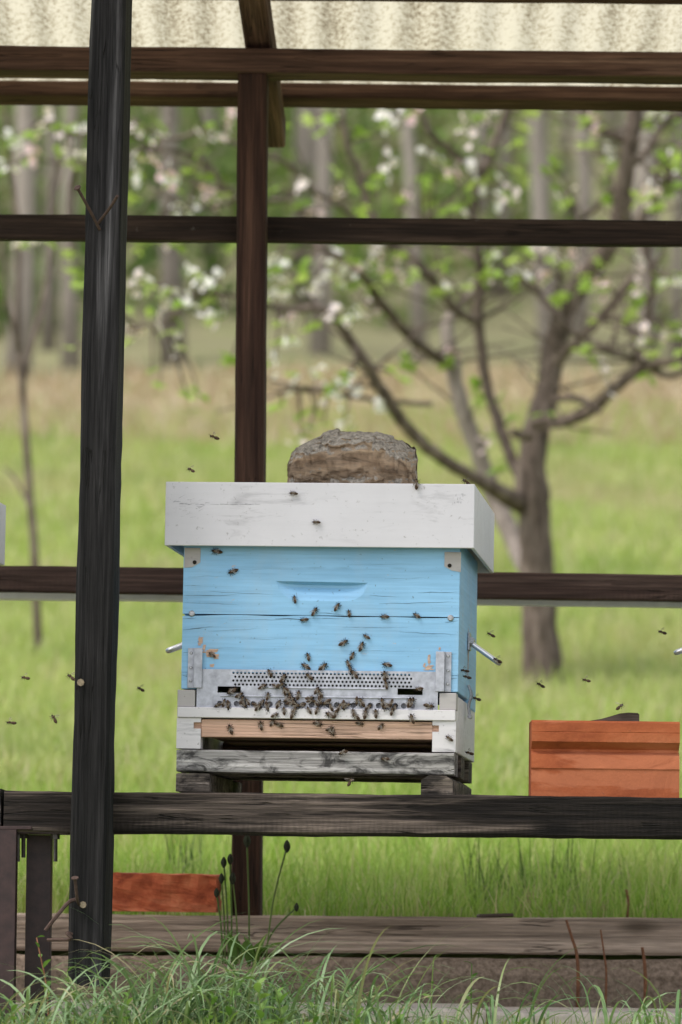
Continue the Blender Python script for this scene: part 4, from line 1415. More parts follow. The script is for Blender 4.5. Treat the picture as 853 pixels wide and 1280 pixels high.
for (x, y) in leaves:
    p = attach(x, y, -0.1)
    s = rr.uniform(0.75, 1.35)
    sharing('leaf_cluster', rr.choice(LC), tree, p, (rr.uniform(-.6, .6), rr.uniform(-.6, .6), rr.uniform(0, 6)), (s, s, s), world=True)
for k in range(48):
    b = Vector(arr[rr.randrange(70, len(arr))])
    if b.z < W(650, 520, TY).z: continue
    p = b + Vector((rr.gauss(0, 0.07), rr.uniform(-0.15, 0.1), rr.gauss(0.02, 0.06)))
    add_tube(tw, [b, b.lerp(p, 0.5) + Vector((0, 0, 0.01)), p], [0.005, 0.004, 0.0025], 4, cap=False)
    s = rr.uniform(0.8, 1.3)
    sharing('leaf_cluster', rr.choice(LC), tree, p, (rr.uniform(-.6, .6), rr.uniform(-.6, .6), rr.uniform(0, 6)), (s, s, s), world=True)
    if k % 2:
        sharing('blossom_cluster', rr.choice(BC), tree, p + Vector((0.02, -0.02, 0.02)), (rr.uniform(0, 6), rr.uniform(0, 6), 0), (s, s, s), world=True)
# bare twigs
ztw = W(650, 535, TY).z
high = arr[arr[:, 2] > ztw]
for k in range(150):
    b = Vector(high[rr.randrange(len(high))])
    d = Vector((rr.gauss(0, 1), rr.gauss(0, 0.5), rr.uniform(-0.2, 1.0))).normalized()
    L = rr.uniform(0.1, 0.5)
    S = [b, b + d * L * 0.5 + Vector((rr.uniform(-.02, .02), 0, 0.015)), b + d * L + Vector((rr.uniform(-.04, .04), 0, 0.04))]
    add_tube(tw, S, [0.0055, 0.004, 0.002], 4, cap=False)
o = bm_obj('twigs', tw, M['bark'], tree, world=True, smooth=True)
tag(o, kind='stuff')

# thin sapling on the left
sap = thing('sapling', 'thin bare sapling in the meadow at the left edge', 'sapling', tuple(W(46, 705, 17.5)))
def simple_branch(name, pl, mat, par, n=7, Y0=17.5):
    P = []
    for x, y, d, dy in pl:
        p = W(x, y, Y0 + dy); P.append((*p, d / 2 / (FPX / Y0)))
    S = spline(P, 4)
    return tube_obj(name, [Vector(q[:3]) for q in S], [max(q[3], 0.003) for q in S], mat, par, n, rough=0.2, seed=len(P))
simple_branch('trunk', [(50, 840, 12, 0), (46, 760, 11, 0), (44, 700, 11, 0), (38, 620, 10, 0), (32, 540, 10, 0), (28, 480, 9, 0), (22, 400, 8, 0), (24, 330, 7, 0), (18, 240, 6, 0), (8, 140, 4, 0), (0, 40, 3, 0)], M['bark'], sap)
simple_branch('branch', [(28, 480, 7, 0), (48, 400, 6, 0.1), (62, 330, 5, 0.2), (70, 250, 4, 0.2), (88, 150, 3, 0.2)], M['bark'], sap)
simple_branch('branch', [(24, 440, 6, 0), (10, 380, 5, -0.1), (2, 300, 4, -0.1), (-15, 200, 3, 0)], M['bark'], sap)
simple_branch('branch', [(40, 640, 5, 0), (20, 600, 4, 0.1), (5, 585, 3, 0.1)], M['bark'], sap)

# ------------------------------------------------------------------ wood behind the meadow
def forest_tree(x, wpx, Y, lean, label, mat, seed, group):
    rr = random.Random(seed)
    s = FPX / Y
    b = W(x, 600, Y)
    zb = float(ground_z(b.x, Y))
    t = thing('forest_tree', label, 'tree', (b.x, Y, zb), group=group)
    H = rr.uniform(11, 15)
    r0 = wpx * 0.8 / 2 / s
    pts, rad = [], []
    for i in range(14):
        k = i / 13
        pts.append(Vector((lean * H * k + 0.18 * mnoise.noise(Vector((k * 3, seed, 0))), 0.2 * mnoise.noise(Vector((k * 3, seed, 5))), -0.15 + H * k)))
        rad.append(r0 * (1.25 if i == 0 else 1.0) * (1 - 0.8 * k))
    bm = bmesh.new()
    add_tube(bm, pts, rad, 10, rough=0.15, seed=seed)
    me = bpy.data.meshes.new('trunk'); bm.to_mesh(me); bm.free()
    link('trunk', me, mat, t, smooth=True)
    cb = bmesh.new()
    tips = []
    for k in range(9):
        i = rr.randrange(4, 13)
        d = Vector((rr.gauss(0, 1), rr.gauss(0, 1), rr.uniform(0.3, 1.2))).normalized()
        L = rr.uniform(1.0, 2.6)
        S = [pts[i], pts[i] + d * L * 0.5, pts[i] + d * L + Vector((0, 0, 0.3))]
        add_tube(cb, S, [rad[i] * 0.4, rad[i] * 0.25, 0.01], 5, cap=False)
        tips += [S[1], S[2], S[2]]
    me = bpy.data.meshes.new('limbs'); cb.to_mesh(me); cb.free()
    link('limbs', me, mat, t, smooth=True)
    lb = bmesh.new()
    for k in range(260):
        c = rr.choice(tips) + Vector((rr.gauss(0, .6), rr.gauss(0, .6), rr.gauss(0, .5)))
        if c.z < 4: continue
        d = Vector((rr.gauss(0, 1), rr.gauss(0, 1), rr.gauss(0, 1)))
        leaf_card(lb, c, d, Vector((rr.gauss(0, 1), rr.gauss(0, 1), 1)), rr.uniform(.1, .2), rr.uniform(.08, .14))
    me = bpy.data.meshes.new('crown'); lb.to_mesh(me); lb.free()
    o = link('crown', me, M['forestleaf'], t)
    tag(o, kind='stuff')
    return t


FT = [(18, 40, 45, 0.012, 'broad pale trunk of the wood at the left frame edge', 'forestbark'),
      (58, 22, 48, -0.02, 'thin grey trunk beside the broad one at the left', 'darkbark'),
      (88, 27, 46, -0.008, 'pale straight trunk just left of the front post', 'forestbark'),
      (214, 36, 46, 0.0, 'grey trunk of the wood midway between the two shelter posts', 'darkbark'),
      (262, 22, 54, 0.01, 'slim trunk of the wood just left of the rear post', 'darkbark'),
      (399, 30, 47, 0.004, 'grey trunk of the wood seen above the stone', 'forestbark'),
      (524, 24, 46, -0.07, 'pale leaning trunk above the right end of the hive lid', 'forestbark'),
      (624, 20, 55, 0.01, 'slim trunk of the wood behind the dark apple limb', 'darkbark'),
      (690, 36, 47, -0.045, 'broad pale trunk behind the apple tree leader', 'forestbark'),
      (722, 26, 50, -0.02, 'pale trunk right beside the broad one behind the apple tree', 'forestbark'),
      (806, 40, 45, -0.02, 'wide grey trunk of the wood low at the right', 'forestbark'),
      (846, 20, 47, 0.0, 'dark trunk of the wood at the right frame edge', 'darkbark')]
for i, (x, w, Y, ln, lab, m_) in enumerate(FT):
    forest_tree(x, w, Y, ln, lab, M[m_], 100 + i, 'trees at the edge of the wood')
rr = random.Random(77)
for i in range(26):
    Y = rr.uniform(52, 76)
    forest_tree(rr.uniform(-260, 1110), rr.uniform(14, 30), Y, rr.uniform(-0.03, 0.03), 'thin blurred trunk deep in the wood behind the edge trees', M['darkbark' if i % 2 else 'forestbark'], 200 + i, 'trees deep in the wood')


def leaf_cloud(name, n, pos_fn, size, mat, label, seed):
    r = np.random.default_rng(seed)
    P = pos_fn(r, n)
    d = r.normal(size=(n, 3)); d /= np.linalg.norm(d, axis=1)[:, None]
    e = np.cross(d, r.normal(size=(n, 3))); e /= np.linalg.norm(e, axis=1)[:, None]
    s = r.uniform(size[0], size[1], (n, 1))
    V = np.stack([P - d * s * 0.5, P + e * s * 0.3, P + d * s * 0.5, P - e * s * 0.3], 1).reshape(-1, 3)
    me = np_mesh(name, V, np.arange(4 * n), np.full(n, 4))
    o = link(name, me, mat)
    tag(o, label, 'undergrowth', kind='stuff')
    return o


def under_pos(r, n):
    k = 260
    Y = r.uniform(50, 105, k); X = r.uniform(-1, 1, k) * (0.12 * Y + 7)
    hgt = r.uniform(0.6, 5.0, k) * np.clip((Y - 46) / 10, 0.3, 1); rad = r.uniform(0.8, 2.4, k)
    j = r.integers(0, k, n)
    g_ = r.normal(size=(n, 3)) * 0.5
    x = X[j] + g_[:, 0] * rad[j]; y = Y[j] + g_[:, 1] * rad[j]
    z = ground_z(x, y) + np.abs(hgt[j] * (0.55 + g_[:, 2] * 0.6))
    return np.stack([x, y, z], -1)
leaf_cloud('undergrowth', 52000, under_pos, (0.12, 0.3), M['forestleaf'], 'blurred green and brown undergrowth filling the wood behind the meadow', 5)


# ------------------------------------------------------------------ grass
def blades(name, X, Y, Z, H, Wd, lean, mat, seg=2, az=None, droop=0.5, r=None, kind='stuff', label=None, cat=None, parent=None):
    r = r or rng
    n = len(X)
    az = r.uniform(0, 2 * math.pi, n) if az is None else az
    dx, dy = np.cos(az), np.sin(az)
    wa = r.uniform(0, math.pi, n)
    wx, wy = np.cos(wa) * Wd / 2, np.sin(wa) * Wd / 2
    V, F, S = [], [], []
    per = 2 * seg + 1
    for k in range(seg + 1):
        t = k / seg
        off = lean * H * t ** 2
        z = Z + H * t * (1 - droop * lean * t)
        cx, cy_ = X + dx * off, Y + dy * off
        tw_ = (1 - t) ** 0.7
        if k < seg:
            V.append(np.stack([cx - wx * tw_, cy_ - wy * tw_, z], -1)); V.append(np.stack([cx + wx * tw_, cy_ + wy * tw_, z], -1))
        else:
            V.append(np.stack([cx, cy_, z], -1))
    V = np.stack(V, 1).reshape(-1, 3)
    base = (np.arange(n) * per)[:, None]
    pat = []
    sz = []
    for k in range(seg - 1):
        pat += [2 * k, 2 * k + 1, 2 * k + 3, 2 * k + 2]; sz.append(4)
    k = seg - 1
    pat += [2 * k, 2 * k + 1, 2 * k + 2]; sz.append(3)
    F = (base + np.array(pat)[None]).ravel()
    me = np_mesh(name, V, F, np.tile(sz, n))
    o = link(name, me, mat, parent, world=bool(parent))
    if not parent:
        tag(o, label, cat, kind=kind)
    else:
        tag(o, kind=kind)
    return o


def scatter(n, y0, y1, margin=1.2, power=1.0):
    Y = y0 + (y1 - y0) * rng.uniform(0, 1, n) ** power
    X = rng.uniform(-1, 1, n) * (0.085 * Y + margin)
    return X, Y


X, Y = scatter(42000, 8.46, 11.5, 0.9, 1.2)
cl = np.array([mnoise.noise(Vector((x * 2.2, y * 2.2, 0))) for x, y in zip(X, Y)])
H = rng.uniform(0.045, 0.13, len(X)) * (1 + 0.5 * cl)
blades('meadow_near_grass', X, Y, ground_z(X, Y) - 0.005, H, rng.uniform(0.002, 0.0045, len(X)), rng.uniform(0.05, 0.7, len(X)), M['neargrass'], 3, label='bright green meadow grass just behind the timber sleeper', cat='grass')
X, Y = scatter(75000, 11.3, 22, 1.2, 1.2)
H = rng.uniform(0.06, 0.16, len(X))
blades('meadow_grass', X, Y, ground_z(X, Y) - 0.01, H, rng.uniform(0.006, 0.014, len(X)), rng.uniform(0.1, 0.8, len(X)), M['meadow'], 2, label='blurred yellow-green meadow grass around the apple tree', cat='grass')
X, Y = scatter(64000, 21.5, 40, 3.0, 1.0)
H = rng.uniform(0.08, 0.2, len(X))
blades('meadow_far_grass', X, Y, ground_z(X, Y) - 0.01, H, rng.uniform(0.02, 0.05, len(X)), rng.uniform(0.1, 0.8, len(X)), M['meadow'], 1, label='far pale green meadow running up to the wood', cat='grass')
X, Y = scatter(11000, 35, 45, 4.0, 1.0)
H = rng.uniform(0.1, 0.3, len(X))
blades('dry_grass', X, Y, ground_z(X, Y) - 0.01, H, rng.uniform(0.03, 0.07, len(X)), rng.uniform(0.1, 0.8, len(X)), M['drygrass'], 1, label='pinkish dry grass band at the foot of the wood', cat='grass')
# dry bits along the sleeper
X = rng.uniform(-1.0, 1.2, 420); Y = rng.uniform(8.43, 8.9, 420)
blades('dry_grass', X, Y, ground_z(X, Y), rng.uniform(0.02, 0.075, 420), rng.uniform(0.0015, 0.003, 420), rng.uniform(0.3, 1.1, 420), M['drygrass'], 3, label='short dry straw lying along the back of the sleeper', cat='grass')


# rush tufts behind the sleeper
def tuft(name, x, y, Yd, n, hmin, hmax, spread, lean, mat, label, cat, group=None, width=(0.002, 0.004), seg=5, droop=0.5):
    b = W(x, y, Yd)
    gz = float(ground_z(b.x, Yd))
    t = thing(name, label, cat, (b.x, Yd, gz), group=group)
    X = b.x + rng.normal(0, spread, n); Yv = Yd + rng.normal(0, spread, n)
    blades('blades', X, Yv, np.full(n, gz - 0.004), rng.uniform(hmin, hmax, n), rng.uniform(*width, n), rng.uniform(0, lean, n), mat, seg, parent=t, droop=droop)
    return t
tuft('rush_tuft', 622, 1130, 8.85, 30, 0.07, 0.19, 0.04, 0.3, M['rush'], 'dark green rush tuft behind the sleeper, left of the clay block', 'rush', 'rush tufts')
tuft('rush_tuft', 690, 1130, 8.9, 40, 0.07, 0.2, 0.045, 0.3, M['rush'], 'dark green rush tuft behind the sleeper, straight below the clay block', 'rush', 'rush tufts')
tuft('rush_tuft', 232, 1100, 9.2, 36, 0.08, 0.17, 0.02, 0.35, M['rush'], 'dark green rush tuft behind the red brick', 'rush', 'rush tufts')
tuft('rush_tuft', 770, 1130, 8.9, 14, 0.06, 0.13, 0.03, 0.5, M['rush'], 'thin dark rush tuft near the right frame edge behind the sleeper', 'rush', 'rush tufts')
tuft('dry_tuft', 745, 1140, 8.6, 40, 0.03, 0.07, 0.014, 0.9, M['drygrass'], 'curled tan dry grass tuft behind the sleeper at the right', 'dry grass')
tuft('dry_tuft', 665, 1140, 8.62, 26, 0.03, 0.1, 0.012, 0.4, M['drygrass'], 'pale straw tuft behind the sleeper beside the rushes', 'dry grass')


# ---- foreground sedge, arching
def arching(name, x, Yd, n, L, seed, label, group, spread=0.04, dirx=0.0, mat='sedge'):
    r = np.random.default_rng(seed)
    b = W(x, 1280, Yd)
    gz = float(ground_z(b.x, Yd))
    t = thing(name, label, 'sedge', (b.x, Yd, gz), group=group)
    seg = 9
    V, F, S = [], [], []
    vi = 0
    for k in range(int(n * 1.5)):
        az = r.uniform(0, 2 * math.pi)
        d = np.array([math.cos(az) + dirx, math.sin(az) * 0.8]); d /= np.linalg.norm(d)
        ln = L * r.uniform(0.5, 1.15)
        el = r.uniform(0.75, 1.5)
        cur = r.uniform(1.3, 3.4) / seg
        w0 = r.uniform(0.001, 0.0029)
        p = np.array([b.x + r.normal(0, spread), Yd + r.normal(0, spread), gz - 0.004])
        side = np.array([-d[1], d[0], 0]) + r.normal(0, 0.25, 3)
        side /= np.linalg.norm(side)
        st = ln / seg
        for i in range(seg + 1):
            tt = i / seg
            w = w0 * (1 - tt ** 2.5) + 0.0003
            V += [p - side * w, p + side * w]
            p = p + np.array([d[0] * math.cos(el), d[1] * math.cos(el), math.sin(el)]) * st
            el -= cur * (0.5 + tt)
            p[2] = max(p[2], gz + 0.003)
        for i in range(seg):
            a = vi + 2 * i
            F += [a, a + 1, a + 3, a + 2]; S.append(4)
        vi += 2 * (seg + 1)
    me = np_mesh('blades', np.array(V), F, S)
    o = link('blades', me, M[mat], t, world=True, smooth=True)
    tag(o, kind='stuff')
    return t


SG = 'sedge tussocks along the foot of the bench'
arching('sedge_tussock', 30, 7.02, 46, 0.2, 1, 'sedge tussock in front of the steel legs at the left edge', SG, dirx=0.3)
arching('sedge_tussock', 135, 7.12, 60, 0.2, 2, 'sedge tussock at the foot of the front post', SG, dirx=0.3)
arching('sedge_tussock', 225, 7.2, 110, 0.27, 3, 'largest arching sedge tussock in front of the red brick', SG, 0.05, dirx=0.25)
arching('sedge_tussock', 300, 7.35, 95, 0.27, 4, 'dense sedge tussock below the left half of the hive', SG, 0.05, dirx=-0.2)
arching('sedge_tussock', 400, 7.25, 60, 0.23, 5, 'sedge tussock below the middle of the hive', SG, 0.05, dirx=0.2)
arching('sedge_tussock', 470, 7.15, 50, 0.22, 6, 'sedge tussock below the right half of the hive', SG, 0.05, dirx=-0.2)
arching('sedge_tussock', 570, 7.2, 18, 0.18, 7, 'sparse sedge tussock just right of the hive', SG, 0.04)
arching('sedge_tussock', 660, 7.3, 14, 0.22, 8, 'few long sedge blades crossing the pale slab, left of the clay block', SG, 0.05)
arching('sedge_tussock', 780, 7.25, 20, 0.2, 9, 'thin sedge tussock under the clay block', SG, 0.06)
arching('sedge_tussock', 860, 7.1, 18, 0.18, 10, 'sedge tussock at the lower right corner', SG, 0.04)
# a few upright blades
n = 30
X = np.concatenate([rng.uniform(-0.5, 0.2, 22), rng.uniform(0.2, 0.62, 8)]); Y = rng.uniform(6.95, 7.5, n)
blades('foreground_grass', X, Y, ground_z(X, Y) - 0.003, rng.uniform(0.06, 0.16, n), rng.uniform(0.002, 0.004, n), rng.uniform(0.02, 0.5, n), M['sedge'], 6, label='scattered upright grass blades in the foreground', cat='grass')
# short turf on the ground in front
X = rng.uniform(-1.1, 1.2, 26000); Y = rng.uniform(6.0, 7.75, 26000)
blades('foreground_turf', X, Y, ground_z(X, Y) - 0.003, rng.uniform(0.015, 0.055, 26000), rng.uniform(0.002, 0.004, 26000), rng.uniform(0.1, 0.9, 26000), M['neargrass'], 2, label='short turf in front of the bench', cat='grass')


# ---- leafy weeds: every leaf is a part
def oval_leaf_mesh():
    bm = bmesh.new()
    n = 7
    L, Rr, mid = [], [], []
    for i in range(n):
        t = i / (n - 1)
        w = 0.24 * math.sin(math.pi * min(1, t * 0.97 + 0.02)) ** 0.8
        z = 0.12 * math.sin(t * 2.6)
        mid.append(bm.verts.new((t, 0, z - 0.02)))
        L.append(bm.verts.new((t, w, z + w * 0.18))); Rr.append(bm.verts.new((t, -w, z + w * 0.18)))
    for i in range(n - 1):
        bm.faces.new((mid[i], mid[i + 1], L[i + 1], L[i])); bm.faces.new((Rr[i], Rr[i + 1], mid[i + 1], mid[i]))
    me = bpy.data.meshes.new('leaf'); bm.to_mesh(me); bm.free()
    me.materials.append(M['weed'])
    me.polygons.foreach_set('use_smooth', [True] * len(me.polygons))
    return me
LEAF = oval_leaf_mesh()


def weed(x, y, Yd, nl, size, seed, label, stem=None, stem_mat='plantain'):
    rr = random.Random(seed)
    top = W(x, y, Yd)
    gz = float(ground_z(top.x, Yd))
    t = thing('leafy_weed', label, 'weed', (top.x, Yd, gz), group='leafy weeds in the foreground')
    b = Vector((top.x + rr.uniform(-0.01, 0.01) + (stem or 0), Yd, gz))
    mid = b.lerp(top, 0.5) + Vector((rr.uniform(-.008, .008), 0, 0))
    S = [Vector(q) for q in spline([tuple(b), tuple(mid), tuple(top)], 5)]
    tube_obj('stem', S, [0.0018 - 0.0009 * i / len(S) for i in range(len(S))], M[stem_mat], t, 5)
    for k in range(nl):
        f = 0.35 + 0.65 * k / max(1, nl - 1)
        p = S[min(len(S) - 1, int(f * (len(S) - 1)))]
        s = size * rr.uniform(0.7, 1.15) * (1.15 - 0.4 * f)
        sharing('leaf', LEAF, t, p, (rr.uniform(-0.4, 0.4), rr.uniform(-0.9, 0.1), k * 2.4 + rr.uniform(-.4, .4)), (s, s, s), world=True)
weed(46, 1172, 7.15, 9, 0.022, 1, 'reddish-stemmed weed sprouting beside the left steel leg', 0.03, 'stalk')
weed(84, 1215, 7.1, 6, 0.024, 2, 'small leafy weed left of the front post base')
weed(160, 1245, 7.0, 7, 0.024, 3, 'leafy weed low in front of the front post base')
weed(295, 1220, 7.0, 10, 0.026, 4, 'round-leaved weed in front of the dense sedge')
weed(322, 1225, 6.95, 10, 0.028, 5, 'broad-leaved weed below the hive, leftmost of the tall pair')
weed(345, 1235, 6.98, 10, 0.028, 6, 'broad-leaved weed below the hive, right one of the tall pair')
weed(268, 1245, 6.95, 8, 0.022, 7, 'small pale weed left of the broad-leaved pair')
weed(390, 1255, 7.0, 8, 0.022, 8, 'low weed among sedge below the hive middle')
weed(542, 1200, 7.45, 4, 0.02, 9, 'thin yellow-green weed below the right pallet runner')
weed(590, 1205, 7.5, 5, 0.02, 10, 'thin weed against the kerb right of the hive')
weed(15, 1255, 6.95, 7, 0.022, 11, 'weed at the lower left corner')
weed(445, 1262, 6.95, 7, 0.022, 12, 'low weed at the lower frame edge below the hive')
weed(650, 1268, 7.0, 7, 0.02, 13, 'low weed in front of the widest slab')
weed(500, 1258, 7.0, 7, 0.02, 14, 'low weed below the right hive corner')
weed(830, 1262, 7.0, 6, 0.018, 15, 'low weed in the lower right corner')

# ---- plantain with seed heads
pt = thing('plantain', 'ribwort plantain with dark seed heads in front of the rear post', 'plantain', tuple(W(308, 1210, 8.02)))
def head_mesh():
    bm = bmesh.new()
    n = 7
    add_tube(bm, [(0, 0, 0.012 * (i / n - 0.5) * 1.6) for i in range(n + 1)], [0.0006 + 0.0048 * math.sin(math.pi * (i / n * 0.92 + 0.05)) for i in range(n + 1)], 8, rough=0.5, seed=3)
    me = bpy.data.meshes.new('seed_head'); bm.to_mesh(me); bm.free(); me.materials.append(M['seedhead'])
    return me
HM_ = head_mesh()
for (x, y, bx, s) in ((309, 1051, 312, 1.25), (359, 1058, 332, 1.15), (280, 1078, 286, 1.0), (288, 1074, 290, 1.0), (277, 1098, 282, 0.95), (291, 1098, 298, 1.1), (271, 1116, 279, 0.9), (371, 1134, 325, 0.8)):
    Yd = 8.02
    a, b = W(bx, 1205, Yd), W(x, y, Yd)
    mid = a.lerp(b, 0.5) + Vector(((b.x - a.x) * -0.15, 0.005, 0.006))
    S = [Vector(q) for q in spline([tuple(a), tuple(mid), tuple(b)], 5)]
    st = tube_obj('stalk', S, [0.0017] * len(S), M['plantain'], pt, 5)
    h = bpy.data.objects.new('seed_head', HM_); C.objects.link(h); h.parent = st
    h.matrix_parent_inverse = (basis(pt) @ st.matrix_parent_inverse).inverted()
    h.location = b; h.scale = (s, s, s)
rr = random.Random(5)
for k in range(12):
    a = W(308 + rr.uniform(-18, 18), 1208, 8.02)
    s = rr.uniform(0.05, 0.09)
    sharing('leaf', LEAF, pt, a, (rr.uniform(-.3, .3), rr.uniform(-1.2, -0.5), rr.uniform(0, 6.28)), (s, s * 0.5, s), world=True)

# ---- rust-brown dry stalks by the kerb
for pts, lab, r0 in (([(708, 1150), (715, 1172), (721, 1192), (723, 1222), (722, 1262)], 'leaning rust-brown dry stalk across the sleeper, left of its neighbours', 0.0032),
                     ([(751, 1162), (755, 1190), (758, 1215), (757, 1262)], 'thinnest rust-brown dry stalk in front of the sleeper', 0.002),
                     ([(803, 1184), (806, 1205), (807, 1232), (806, 1262)], 'short blunt rust-brown stalk by the kerb at right', 0.0034)):
    P = [tuple(W(x, y, 8.15 + 0.0 * i)) for i, (x, y) in enumerate(pts)]
    S = [Vector(q) for q in spline(P, 4)]
    bm = bmesh.new()
    o0 = S[-1].copy()
    add_tube(bm, [p - o0 for p in S], [r0 * (0.75 + 0.25 * i / len(S)) for i in range(len(S))], 6, rough=0.3, seed=2)
    o = bm_obj('dry_stalk', bm, M['stalk'], smooth=True)
    o.location = o0
    tag(o, lab, 'stalk', 'dry stalks by the kerb')
P = [tuple(W(x, y, 8.5)) for x, y in ((783, 1112), (786, 1130), (784, 1152))]
bm = bmesh.new(); o0 = Vector(P[-1]); S = [Vector(q) - o0 for q in spline(P, 4)]
add_tube(bm, S, [0.0028] * len(S), 6, rough=0.3)
o = bm_obj('dry_stalk', bm, M['stalk'], smooth=True); o.location = o0
tag(o, 'reddish dry stalk standing in the grass behind the sleeper', 'stalk', 'dry stalks by the kerb')

# ------------------------------------------------------------------ bees
def bee_mesh(flying, seed):
    rr = random.Random(seed)
    bm = bmesh.new()
    def lobe(x0, x1, r, n=8, rings=6, zc=0.0, mi=0, stripes=False):
        f0 = len(bm.faces)
        pts, rad = [], []
        for i in range(rings + 1):
            t = i / rings
            pts.append((x0 + (x1 - x0) * t, 0, zc - 0.0006 * math.sin(t * 3)))
            rad.append(max(0.0003, r * math.sin(math.pi * (0.06 + 0.88 * t)) ** 0.75))
        add_tube(bm, pts, rad, n)
        bm.faces.ensure_lookup_table()
        for k, f in enumerate(bm.faces[f0:]):
            f.material_index = (1 if (k // n) % 2 else 2) if stripes else mi
    lobe(-0.0085, 0.0006, 0.0026, rings=8, stripes=True)       # abdomen
    lobe(0.0002, 0.0046, 0.0024, rings=5, zc=0.0006, mi=0)     # thorax
    lobe(0.0042, 0.0066, 0.0018, rings=4, zc=0.0, mi=1)        # head
    # wings
    for s in (-1, 1):
        for (L, wd, ang, x0) in ((0.0095, 0.0032, (1.25 if flying else 0.38), 0.0032), (0.0066, 0.0025, (0.95 if flying else 0.25), 0.0018)):
            f0 = len(bm.faces)
            ang += rr.uniform(-.12, .12)
            dz = 0.45 if flying else 0.12
            ca, sa = -math.cos(ang), math.sin(ang) * s
            vv = []
            for t, w in ((0, 0.15), (0.35, 0.8), (0.7, 1.0), (1.0, 0.45), (0.75, -0.35), (0.35, -0.3)):
                px, py = L * t, wd * w * 0.6
                vv.append(bm.verts.new((x0 + ca * px - sa * py * s * s, sa * px + ca * py * s * -1, 0.0026 + dz * px * (0.6 if flying else 0.3))))
            f = bm.faces.new(vv); f.material_index = 3
    # legs
    for s in (-1, 1):
        for k, x in enumerate((0.0036, 0.0022, 0.0008)):
            f0 = len(bm.faces)
            sp = (0.9, 0.1, -0.9)[k]
            add_tube(bm, [(x, s * 0.0014, -0.001), (x + sp * 0.001, s * 0.0036, -0.0006), (x + sp * 0.0024, s * 0.005, -0.0026)], [0.00045, 0.0004, 0.0003], 4)
            bm.faces.ensure_lookup_table()
            for f in bm.faces[f0:]: f.material_index = 1
    # antennae
    for s in (-1, 1):
        f0 = len(bm.faces)
        add_tube(bm, [(0.0064, s * 0.0005, 0.0006), (0.0078, s * 0.0014, 0.001), (0.0092, s * 0.0018, 0.0)], [0.0002, 0.0002, 0.00015], 3)
        bm.faces.ensure_lookup_table()
        for f in bm.faces[f0:]: f.material_index = 1
    me = bpy.data.meshes.new('honeybee')
    bm.to_mesh(me); bm.free()
    for m_ in ('beefur', 'beedark', 'beeamber', 'beewing'):
        me.materials.append(M[m_])
    return me


M['beefur'] = plain('bee_fur', (0.075, 0.045, 0.022), 0.9, 0.4, 900)
M['beedark'] = plain('bee_dark', (0.018, 0.012, 0.009), 0.65, 0.3, 500)
M['beeamber'] = plain('bee_amber', (0.085, 0.042, 0.017), 0.6, 0.4, 600)
wt = NT('bee_wing', 0.3, 0.4)
wt.color((0.2, 0.165, 0.13))
tp = wt.n('BsdfTransparent')
mx = wt.n('MixShader'); mx.inputs[0].default_value = 0.5
wt.put(mx.inputs[1], wt.b.outputs[0]); wt.put(mx.inputs[2], tp.outputs[0]); wt.put(wt.out.inputs['Surface'], mx.outputs[0])
M['beewing'] = wt.m
BW = [bee_mesh(False, s) for s in (1, 2, 3)]
BF = [bee_mesh(True, s) for s in (4, 5, 6)]
HMX = Matrix.LocRotScale(hive_c, Euler(HIVE_ROT), None)
rr = random.Random(31)


def bee_on(x, y, ang, label, group=None, dep=0.0, flying=False, sc=1.0):
    """a bee clinging to the hive front; ang in degrees in the plane of the front, 90 = head up"""
    o = bpy.data.objects.new('honeybee', rr.choice(BF if flying else BW))
    C.objects.link(o)
    a = R(ang)
    fx = Vector((math.cos(a), 0, math.sin(a)))
    up = (Vector((rr.uniform(-.25, .25), -1, rr.uniform(-.25, .25))))
    s_ = up.cross(fx).normalized(); up = fx.cross(s_).normalized()
    m3 = Matrix((fx, s_, up)).transposed().to_4x4()
    yc = (x - HCX) / HS
    # the hive is turned a little: place by its own front plane
    s = sc * rr.uniform(0.86, 1.2)
    loc = Vector((hx(x), -0.0032 - dep, hz(y - yc * 0)))
    o.matrix_world = HMX @ Matrix.Translation(loc) @ m3 @ Matrix.Diagonal((s, s, s, 1))
    tag(o, label, 'bee', group)
    return o


def bee_air(x, y, Yd, ang, label, group=None, sc=1.0):
    o = bpy.data.objects.new('honeybee', rr.choice(BF))
    C.objects.link(o)
    a = R(ang)
    fx = Vector((math.cos(a), rr.uniform(-0.3, 0.5), math.sin(a))).normalized()
    s_ = Vector((0, -0.45, 1)).cross(fx).normalized(); up = fx.cross(s_).normalized()
    s = sc * rr.uniform(0.95, 1.12)
    o.matrix_world = Matrix.Translation(W(x, y, Yd)) @ Matrix((fx, s_, up)).transposed().to_4x4() @ Matrix.Diagonal((s, s, s, 1))
    tag(o, label, 'bee', group)
    return o


